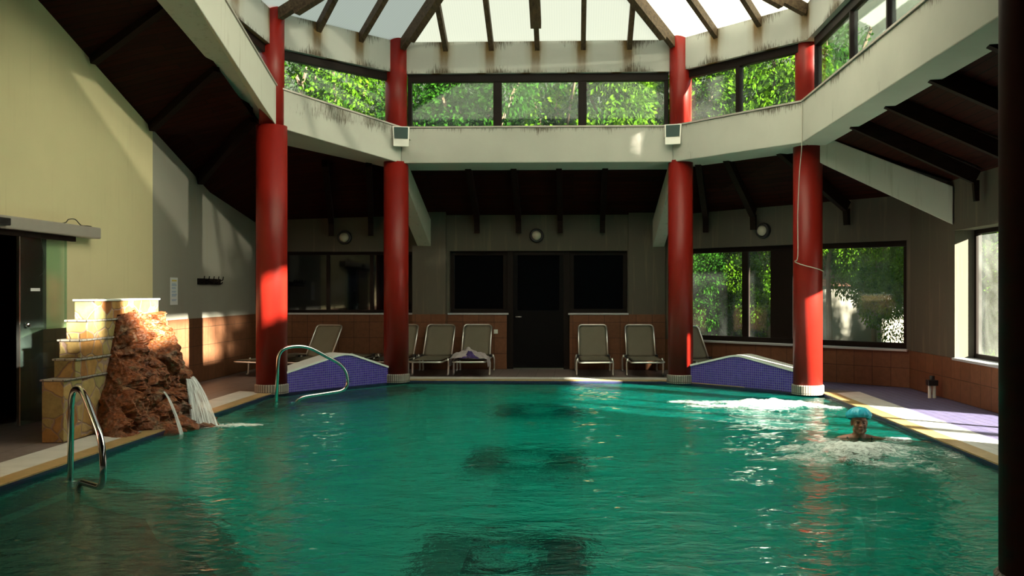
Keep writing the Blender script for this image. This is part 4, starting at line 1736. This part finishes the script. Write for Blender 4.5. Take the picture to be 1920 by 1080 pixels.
# sliding glass door with its header on the left wall
hd = empty('sliding_door', (XW, 8.60, 0), 0, 'sliding glass door hung from a grey header on the left wall', 'sliding door')
bm = B()
add_box(bm, .0, .16, -1.2, 2.68, 2.15, 2.29)
obj('header_box', bm, M['alu_box'], hd, bevel=.015)
bm = B()
add_box(bm, .06, .10, -1.2, 2.2, 2.09, 2.15)
obj('rail', bm, M['frame'], hd)
bm = B()
add_box(bm, .07, .085, 1.10, 2.02, .02, 2.09)
obj('glass_leaf', bm, M['glass_door'], hd)
bm = B()
add_box(bm, .062, .093, 1.085, 1.105, .02, 2.09)
o = obj('edge_strip', bm, M['alu'], hd)
bm = B()
add_box(bm, .06, .078, 2.02, 2.045, .02, 2.09)
obj('edge_seal', bm, M['glass_door'], hd)
bm = B()
add_ball(bm, (.12, 1.19, 1.12), .03, .03, .03, 14)
add_tube(bm, [(.085, 1.19, 1.12), (.12, 1.19, 1.12)], .011, 10)
obj('knob', bm, M['chrome'], hd, smooth=True)
bm = B()
add_box(bm, .086, .088, 1.30, 1.48, 1.49, 1.525)
obj('sticker', bm, M['paper'], hd)
bm = B()
add_box(bm, .155, .21, .45, .76, 2.18, 2.26)
obj('sensor', bm, M['blackplastic'], hd, bevel=.01)
bm = B()
add_tube(bm, spline([(.09, 1.9, 2.29), (.09, 2.0, 2.31), (.09, 2.06, 2.35), (.09, 2.2, 2.36), (.09, 2.33, 2.30), (.1, 2.45, 2.30), (.1, 2.55, 2.30)], 6), .006, 6)
obj('wire', bm, M['wire_dark'], hd, smooth=True)
bm = B()
add_tube(bm, spline([(.10, 1.45, 2.14), (.10, 1.50, 2.0), (.10, 1.55, 1.8), (.095, 1.52, 1.7), (.09, 1.46, 1.66)], 6), .004, 6)
obj('wire', bm, M['wire_dark'], hd, smooth=True)
bm = B()
for y0_, y1_ in ((DY1 - .001, DY1 + .07),):
    add_box(bm, XW - .3, XW + .012, y0_, y1_, 0, DZ)
struct(obj('trim_8', bm, M['wall_grey']), 'plaster jamb of the sliding door opening', 'jamb')

# notice, coat hooks, switch, pipe stubs
nt_ = empty('notice_sheet', (XW + .001, 13.72, 1.49), 0, 'white printed notice taped to the left wall', 'notice')
bm = B()
add_box(bm, 0, .004, -.13, .13, -.21, .21)
obj('paper', bm, M['paper'], nt_)
bm = B()
add_box(bm, .004, .0055, -.08, .09, .15, .175)
obj('heading', bm, M['ink_yellow'], nt_)
bm = B()
for z in (.115, .10, .085, .055, .04, .0, -.015, -.045, -.06, -.075, -.13, -.145):
    add_box(bm, .004, .0055, -.085, .07 + .02 * math.sin(z * 90), z - .004, z + .004)
obj('text_lines', bm, M['ink_blue'], nt_)

ck = empty('coat_rack', (XW + .001, 15.0, 1.65), 0, 'dark coat hook rail on the left wall right of the notice', 'coat rack')
bm = B()
add_box(bm, 0, .03, -.42, .50, -.05, .05)
obj('board', bm, M['frame'], ck, bevel=.005)
for y in (-.36, -.16, .04, .24, .44):
    bm = B()
    add_tube(bm, rounded([(.02, y, .03), (.09, y, .02), (.10, y, .09)], .03), .009, 8)
    add_tube(bm, rounded([(.02, y, -.02), (.07, y, -.04), (.08, y, .0)], .03), .009, 8)
    obj('hook', bm, M['frame'], ck, smooth=True)

sw = empty('wall_switch', (-1.47, 17.28, .72), 0, 'small white wall switch on the tiles left of the black door', 'switch')
bm = B()
add_box(bm, -.04, .04, -.012, .0, -.04, .04)
obj('plate', bm, M['whiteplastic'], sw, bevel=.004)
bm = B()
add_box(bm, -.018, .018, -.018, -.010, -.025, .025)
obj('rocker', bm, M['whiteplastic'], sw, bevel=.002)

pp = empty('pipe_stub', (5.02, 12.85, 0), 0, 'twin white pipe stubs with dark top at the foot of the right wall', 'pipe')
for s in (-.032, .032):
    bm = B()
    add_lathe(bm, [(.024, -.004), (.024, .17)], 14, s, 0)
    obj('pipe', bm, M['whiteplastic'], pp, smooth=False)
bm = B()
add_box(bm, -.07, .07, -.05, .05, .17, .25)
add_tube(bm, [(0, 0, .25), (0, 0, .31)], .035, 12)
obj('valve', bm, M['blackplastic'], pp, bevel=.008)

# ------------------------------------------------------------------ person in the water
def person():
    e = empty('person', (3.0, 9.62, FLOOR_Z - .05), 0, 'person in a pale blue shower cap standing shoulder-deep in the pool', 'person')
    # skin skeleton; local z from the pool floor
    V, R_, E = [], [], []

    def add(p, r, parent=None):
        V.append(p)
        R_.append(r)
        if parent is not None:
            E.append((parent, len(V) - 1))
        return len(V) - 1
    pel = add((0, 0, .80), (.155, .12))
    wai = add((0, .0, .98), (.15, .115), pel)
    che = add((0, .01, 1.18), (.165, .125), wai)
    ucb = add((0, .015, 1.305), (.13, .09), che)
    nk = add((0, .0, 1.385), (.062, .062), ucb)
    nk2 = add((0, -.015, 1.45), (.058, .06), nk)
    for s in (-1, 1):
        hip = add((s * .09, 0, .74), (.10, .10), pel)
        kn = add((s * .11, -.02, .42), (.062, .065), hip)
        an = add((s * .12, .03, .09), (.04, .042), kn)
        add((s * .13, -.10, .04), (.04, .028), an)
        sh = add((s * .18, .01, 1.315), (.066, .062), ucb)
        if s < 0:
            el = add((-.30, -.02, 1.06), (.045, .045), sh)
            wr = add((-.24, -.20, .93), (.030, .026), el)
            hb = add((-.215, -.27, .90), (.036, .018), wr)
            hdirs = Vector((.03, -.09, -.03))
            side = Vector((1, .2, 0))
        else:
            el = add((.41, -.04, 1.29), (.043, .043), sh)
            wr = add((.575, -.10, 1.30), (.028, .026), el)
            hb = add((.635, -.12, 1.335), (.036, .018), wr)
            hdirs = Vector((.09, -.02, -.012))
            side = Vector((0, 1, 0))
        # five fingers
        hd_ = hdirs.normalized()
        base = Vector(V[hb])
        for k in range(4):
            off = side.normalized() * ((k - 1.5) * .021)
            ln = (.058, .072, .068, .052)[k]
            a = add(tuple(base + off + hd_ * .045), (.0105, .0105), hb)
            b = add(tuple(base + off + hd_ * (.045 + ln * .55) + Vector((0, 0, -.006))), (.009, .009), a)
            add(tuple(base + off + hd_ * (.045 + ln * .9) + Vector((0, 0, -.022))), (.008, .008), b)
        th = side.normalized() * (-.045)
        a = add(tuple(base + th * .8 - hd_ * .005), (.012, .012), hb)
        add(tuple(base + th * 1.3 + hd_ * .04), (.009, .009), a)
    bm = B()
    # closed tapered limbs around the skeleton, fused into one surface by the remesh below
    for (i0, i1) in E:
        a_, b_ = Vector(V[i0]), Vector(V[i1])
        ra, rb = R_[i0], R_[i1]
        n_ = max(3, int((b_ - a_).length / (min(ra[1], rb[1]) * .55)) + 1)
        for k in range(n_ + 1):
            t = k / n_
            p = a_.lerp(b_, t)
            rx = ra[0] + (rb[0] - ra[0]) * t
            ry = ra[1] + (rb[1] - ra[1]) * t
            add_ball(bm, p, rx, ry, (rx + ry) / 2, 14)
    for s_ in (-1, 1):      # trapezius and collar bones
        add_ball(bm, Vector((s_ * .075, .03, 1.335)), .085, .05, .045, 14)
        add_ball(bm, Vector((s_ * .10, -.055, 1.30)), .075, .03, .022, 14)
    # head: skull, jaw, cheeks, brow, nose, ears, chin (fused by a remesh below)
    hx, hy, hz = 0, -.025, 1.525
    rot = Matrix.Rotation(math.radians(4), 3, 'X')
    def hb_(c, r, seg=18):
        add_ball(bm, Vector((hx + c[0], hy + c[1], hz + c[2])), *r, seg)
    hb_((0, .02, .035), (.075, .092, .085))
    hb_((0, -.018, -.03), (.064, .074, .088))
    hb_((0, -.05, -.085), (.040, .036, .030))
    hb_((0, -.082, -.098), (.018, .016, .015))
    for s in (-1, 1):
        hb_((s * .040, -.062, -.03), (.026, .024, .028))
        hb_((s * .030, -.086, .028), (.027, .012, .010))
        hb_((s * .076, .015, -.005), (.012, .022, .034))
        hb_((s * .013, -.101, -.026), (.011, .012, .009))
        hb_((s * .048, -.02, -.075), (.022, .045, .030))
    hb_((0, -.092, .005), (.010, .014, .032))
    hb_((0, -.108, -.022), (.013, .016, .013))
    hb_((0, -.092, -.055), (.028, .012, .010))
    hb_((0, -.088, -.070), (.023, .012, .010))
    bmesh.ops.recalc_face_normals(bm, faces=bm.faces)
    o = obj('body', bm, M['skin'], None, smooth=True, uv=False)
    rm = o.modifiers.new('remesh', 'REMESH')
    rm.mode = 'VOXEL'
    rm.voxel_size = .0055
    rm.use_smooth_shade = True
    sm = o.modifiers.new('smooth', 'SMOOTH')
    sm.iterations = 3
    sm.factor = .5
    dg_ = bpy.context.evaluated_depsgraph_get()
    ev = bpy.data.meshes.new_from_object(o.evaluated_get(dg_))
    o.modifiers.clear()
    o.data = ev
    o.parent = e
    for s in (-1, 1):
        bm = B()
        add_ball(bm, Vector((hx + s * .030, hy - .083, hz + .006)), .013, .010, .006, 14)
        obj('eye', bm, M['eye'], e, smooth=True)
    bm = B()
    add_ball(bm, Vector((hx, hy - .101, hz - .0625)), .022, .006, .0028, 14)
    obj('mouth', bm, M['lip'], e, smooth=True)
    # shower cap: puffy, gathered rim
    bm = B()
    rows = []
    n, mrows = 64, 16
    for j in range(mrows + 1):
        t = j / mrows
        row = []
        for i in range(n):
            a = 2 * PI * i / n
            ph = t * math.radians(104)
            rr = math.sin(ph)
            puff = 1 + .05 * math.sin(a * 17 + 3 * noise.noise(Vector((a, t, 1)))) * t + .06 * noise.noise(Vector((math.cos(a) * 3, math.sin(a) * 3, t * 4)))
            gather = 1 - .16 * max(0, (t - .82) / .18) ** 1.5
            x = .130 * rr * puff * gather * math.cos(a)
            y = .130 * rr * puff * gather * math.sin(a)
            z = .105 * math.cos(ph) * (1 + .05 * noise.noise(Vector((x * 20, y * 20, 4))))
            tiltz = .018 * math.sin(a)      # lower at the nape, higher at the brow
            row.append(bm.verts.new((hx + x, hy + .022 + y, hz + .060 + z - tiltz * t * 1.6)))
        rows.append(row)
    for a_, b_ in zip(rows, rows[1:]):
        for i in range(n):
            try:
                bm.faces.new((a_[i], b_[i], b_[(i + 1) % n], a_[(i + 1) % n]))
            except ValueError:
                pass
    bmesh.ops.remove_doubles(bm, verts=bm.verts, dist=1e-5)
    bmesh.ops.solidify(bm, geom=bm.faces[:], thickness=.004)
    obj('shower_cap', bm, M['cap'], e, smooth=True)
    # swimsuit: torso shell with a strap over the far shoulder
    bm = B()
    rings = []
    for z, rx, ry in ((.72, .165, .135), (.84, .168, .136), (.98, .163, .130), (1.10, .176, .140), (1.19, .178, .142), (1.23, .165, .13)):
        rings.append([bm.verts.new((rx * math.cos(2 * PI * k / 28), .006 + ry * math.sin(2 * PI * k / 28), z)) for k in range(28)])
    for a_, b_ in zip(rings, rings[1:]):
        for k in range(28):
            bm.faces.new((a_[k], a_[(k + 1) % 28], b_[(k + 1) % 28], b_[k]))
    bmesh.ops.solidify(bm, geom=bm.faces[:], thickness=.004)
    for s in (-1, 1):
        add_tube(bm, spline([(s * .10, -.115, 1.20), (s * .118, -.075, 1.33), (s * .122, .01, 1.372), (s * .115, .09, 1.31), (s * .10, .125, 1.20)], 6), .011, 6)
    obj('swimsuit', bm, M['swim'], e, smooth=True)
    return e


pe = person()
pe.rotation_euler = (0, 0, math.radians(-6))

# ------------------------------------------------------------------ outdoors
bm = B()
add_box(bm, -60, 5.58, 17.65, 70, -.6, -.08)
add_box(bm, 5.58, 60, -40, 70, -.6, -.08)
struct(obj('ground', bm, M['grass']), 'lawn outside the windows', 'ground')
bm = B()
n = 40
gr = []
for j in range(13):
    t = j / 12
    row = []
    for i in range(n + 1):
        x = -38 + 90 * i / n
        y = 27 + 12 * t + .010 * (x - 2) ** 2 * .0 + 1.6 * noise.noise(Vector((x * .2, t * 3, 0)))
        z = -.2 + 17 * t ** .8 + 1.4 * noise.noise(Vector((x * .3, t * 4, 5)))
        row.append(bm.verts.new((x, y, z)))
    gr.append(row)
for a, b in zip(gr, gr[1:]):
    for i in range(n):
        bm.faces.new((a[i], a[i + 1], b[i + 1], b[i]))
struct(obj('hill', bm, M['hill'], smooth=True), 'dark wooded slope behind the garden trees', 'hill')
bm = B()
gr = []
for j in range(9):
    t = j / 8
    row = []
    for i in range(25):
        y = 8.5 + 26 * i / 24
        x = 20 + 9 * t + 1.2 * noise.noise(Vector((y * .25, t * 3, 2)))
        z = -.2 + 12 * t ** .8 * min(1, max(0, (y - 8.5) / 5)) + 1.0 * noise.noise(Vector((y * .3, t * 4, 8)))
        row.append(bm.verts.new((x, y, z)))
    gr.append(row)
for a, b in zip(gr, gr[1:]):
    for i in range(24):
        bm.faces.new((a[i], b[i], b[i + 1], a[i + 1]))
struct(obj('hill_side', bm, M['hill'], smooth=True), 'dark wooded slope on the right of the garden', 'hill')


def crown_mesh(seed, nl, size):
    rnd = random.Random(seed)
    clumps = []
    for k in range(26):
        d = Vector((rnd.gauss(0, 1), rnd.gauss(0, 1), rnd.gauss(0, 1))).normalized()
        r = rnd.uniform(.35, .9)
        clumps.append((Vector((d.x * r, d.y * r, d.z * r * 1.05)), rnd.uniform(.22, .42)))
    bm = B()
    for i in range(nl):
        c, r = clumps[rnd.randrange(len(clumps))]
        d = Vector((rnd.gauss(0, 1), rnd.gauss(0, 1), rnd.gauss(0, 1))).normalized()
        p = c + d * r * rnd.uniform(.6, 1.0)
        s = size * rnd.uniform(.7, 1.4)
        # a drooping pointed leaf: four corners
        ax = (d + Vector((rnd.gauss(0, .5), rnd.gauss(0, .5), rnd.gauss(-.3, .4)))).normalized()
        sd = ax.cross(Vector((rnd.gauss(0, 1), rnd.gauss(0, 1), rnd.gauss(0, 1)))).normalized()
        v = [bm.verts.new(p), bm.verts.new(p + ax * s * .5 + sd * s * .26), bm.verts.new(p + ax * s), bm.verts.new(p + ax * s * .5 - sd * s * .26)]
        bm.faces.new(v)
    me = bpy.data.meshes.new('crown')
    bm.to_mesh(me)
    bm.free()
    return me


CR = []
for s, mt in ((1, 'leaf_a'), (2, 'leaf_b'), (3, 'leaf_a')):
    me = crown_mesh(s, 24000, .050)
    me.materials.append(M[mt])
    CR.append(me)
tbm = B()
add_tube(tbm, spline([(0, 0, 0), (.04, .02, .35), (-.02, .03, .7), (.02, 0, 1)], 5), [.05 - .0022 * i for i in range(16)], 9)
for a in range(5):
    an = a * 1.3
    add_tube(tbm, spline([(0, .01, .55 + a * .07), (.16 * math.cos(an), .16 * math.sin(an), .78 + a * .05), (.34 * math.cos(an), .34 * math.sin(an), 1.0 + a * .05)], 4), .012, 6)
tme = bpy.data.meshes.new('trunk')
tbm.to_mesh(tme)
tbm.free()
tme.materials.append(M['bark'])


def tree(x, y, h, rx, kind, label, group, low=.25):
    e = empty('tree', (x, y, -.08), random.uniform(0, 6), label, 'tree', group)
    c = bpy.data.objects.new('crown', CR[kind])
    C.objects.link(c)
    c.parent = e
    rz = h * (1 - low) / 2 / 1.25
    c.scale = (rx / 1.2, rx / 1.2, rz)
    c.location = (0, 0, h - rz * 1.25)
    t = bpy.data.objects.new('trunk', tme)
    C.objects.link(t)
    t.parent = e
    t.scale = (h * .35, h * .35, h * .72)
    return e


BK = 'garden trees behind the clerestory'
for x, y, h, r, k, lab in ((-9.2, 20.6, 8.6, 2.5, 2, 'leafy garden tree at the left edge of the left diagonal clerestory'),
                           (-5.6, 21.6, 8.4, 2.5, 0, 'sunlit garden tree filling the left diagonal clerestory'),
                           (-2.2, 20.8, 8.2, 2.4, 1, 'dark leafy tree behind the left pane of the back clerestory'),
                           (1.2, 21.6, 8.6, 2.6, 2, 'bright leafy tree behind the right pane of the back clerestory'),
                           (4.6, 21.0, 8.8, 2.5, 0, 'bright leafy tree behind the right diagonal clerestory'),
                           (8.4, 21.4, 8.6, 2.7, 2, 'leafy tree seen through the side clerestory at top right'),
                           (12.4, 20.4, 9.0, 2.8, 0, 'big leafy tree furthest right beyond the side clerestory')):
    tree(x, y, h, r, k, lab, BK)
for x, y, h in ((-8.0, 24.6, 9.5), (-4.0, 24.2, 9.2), (-.4, 24.8, 9.6), (3.2, 24.4, 9.4), (6.8, 24.6, 9.8), (10.8, 24.0, 9.6)):
    tree(x, y, h, 2.7, 1, 'dark tree of the second row behind the sunlit garden trees', 'second row of garden trees', low=.05)
RG = 'garden bushes behind the right windows'
for x, y, h, r, k, low, lab in ((2.9, 20.2, 3.6, 1.3, 1, .02, 'dark bush behind the left edge of the garden window'),
                                (4.2, 19.5, 3.5, 1.15, 0, .02, 'bright bush behind the left pane of the garden window'),
                                (5.35, 19.0, 4.3, 1.1, 2, .42, 'small tree with high leafy crown right of the cable column'),
                                (6.15, 18.7, 3.7, 1.15, 0, .03, 'bright bush in front of the pale shed wall in the garden window'),
                                (6.9, 17.9, 3.5, 1.0, 0, .10, 'leafy bush beside the pale shed in the garden window'),
                                (7.7, 17.4, 3.4, 1.2, 0, .02, 'bright bush at the right edge of the garden window'),
                                (9.0, 16.0, 3.7, 1.3, 1, .02, 'dark bush seen through the recessed window at right'),
                                (9.8, 19.6, 4.8, 1.7, 0, .02, 'pale green bush behind the recessed window at right'),
                                (12.6, 19.2, 5.0, 1.7, 2, .02, 'rounded bush at the far right of the garden'),
                                (13.6, 25.0, 8.2, 2.6, 2, .02, 'tall tree at the back right of the garden'),
                                (17.0, 24.0, 8.2, 2.6, 0, .02, 'tall tree furthest right at the back of the garden')):
    tree(x, y, h, r, k, lab, RG, low=low)
for i, (x, y) in enumerate(((9.5, 5.75), (9.9, 7.6))):
    tree(x, y, 9.2, 1.9, 1, 'tall tree outside the right wall shading the side clerestory, %s from the camera' % ORD[i], 'tall shading trees', low=.58)

bm = B()
add_box(bm, 12.0, 15.0, -9.0, -2.45, -.1, 8.1)  # unseen box, added to keep sun off the lower stepped wall
struct(obj('sun_blocker', bm, M['wall_grey']), 'unseen box added outside on the right to block sun from the stepped wall', 'wall')

# lawn blades near the diagonal window
bm = B()
rnd = random.Random(5)
for i in range(5200):
    x = rnd.uniform(3.5, 12)
    y = rnd.uniform(14.6, 21) + max(0, (5.6 - x)) * .95
    if x < 5.7 and y < 18.5 - (x - 3.5) * 1.0:
        continue
    h = rnd.uniform(.12, .34)
    a = rnd.uniform(0, 6.28)
    dx, dy = .018 * math.cos(a), .018 * math.sin(a)
    lx, ly = rnd.uniform(-.1, .1), rnd.uniform(-.1, .1)
    v = [bm.verts.new((x - dx, y - dy, -.09)), bm.verts.new((x + dx, y + dy, -.09)), bm.verts.new((x + lx, y + ly, h))]
    bm.faces.new(v)
o = obj('grass', bm, M['leaf_a'])
tag(o, 'tall grass on the lawn outside the diagonal window', 'grass', kind='stuff')

# pale garden shed seen blurred beyond the diagonal window
sh = empty('garden_shed', (8.3, 25.2, -.08), .35, 'pale rendered garden shed beyond the diagonal window', 'shed')
bm = B()
add_box(bm, -2.6, 2.6, -1.2, 1.2, 0, 1.7)
obj('walls', bm, M['pale_render'], sh)
bm = B()
add_hexa(bm, [(-2.8, -1.4, 1.7), (2.8, -1.4, 1.7), (2.8, 1.4, 1.7), (-2.8, 1.4, 1.7)], [(-2.8, -.05, 2.3), (2.8, -.05, 2.3), (2.8, .05, 2.3), (-2.8, .05, 2.3)])
obj('roof', bm, M['terracotta_roof'], sh)
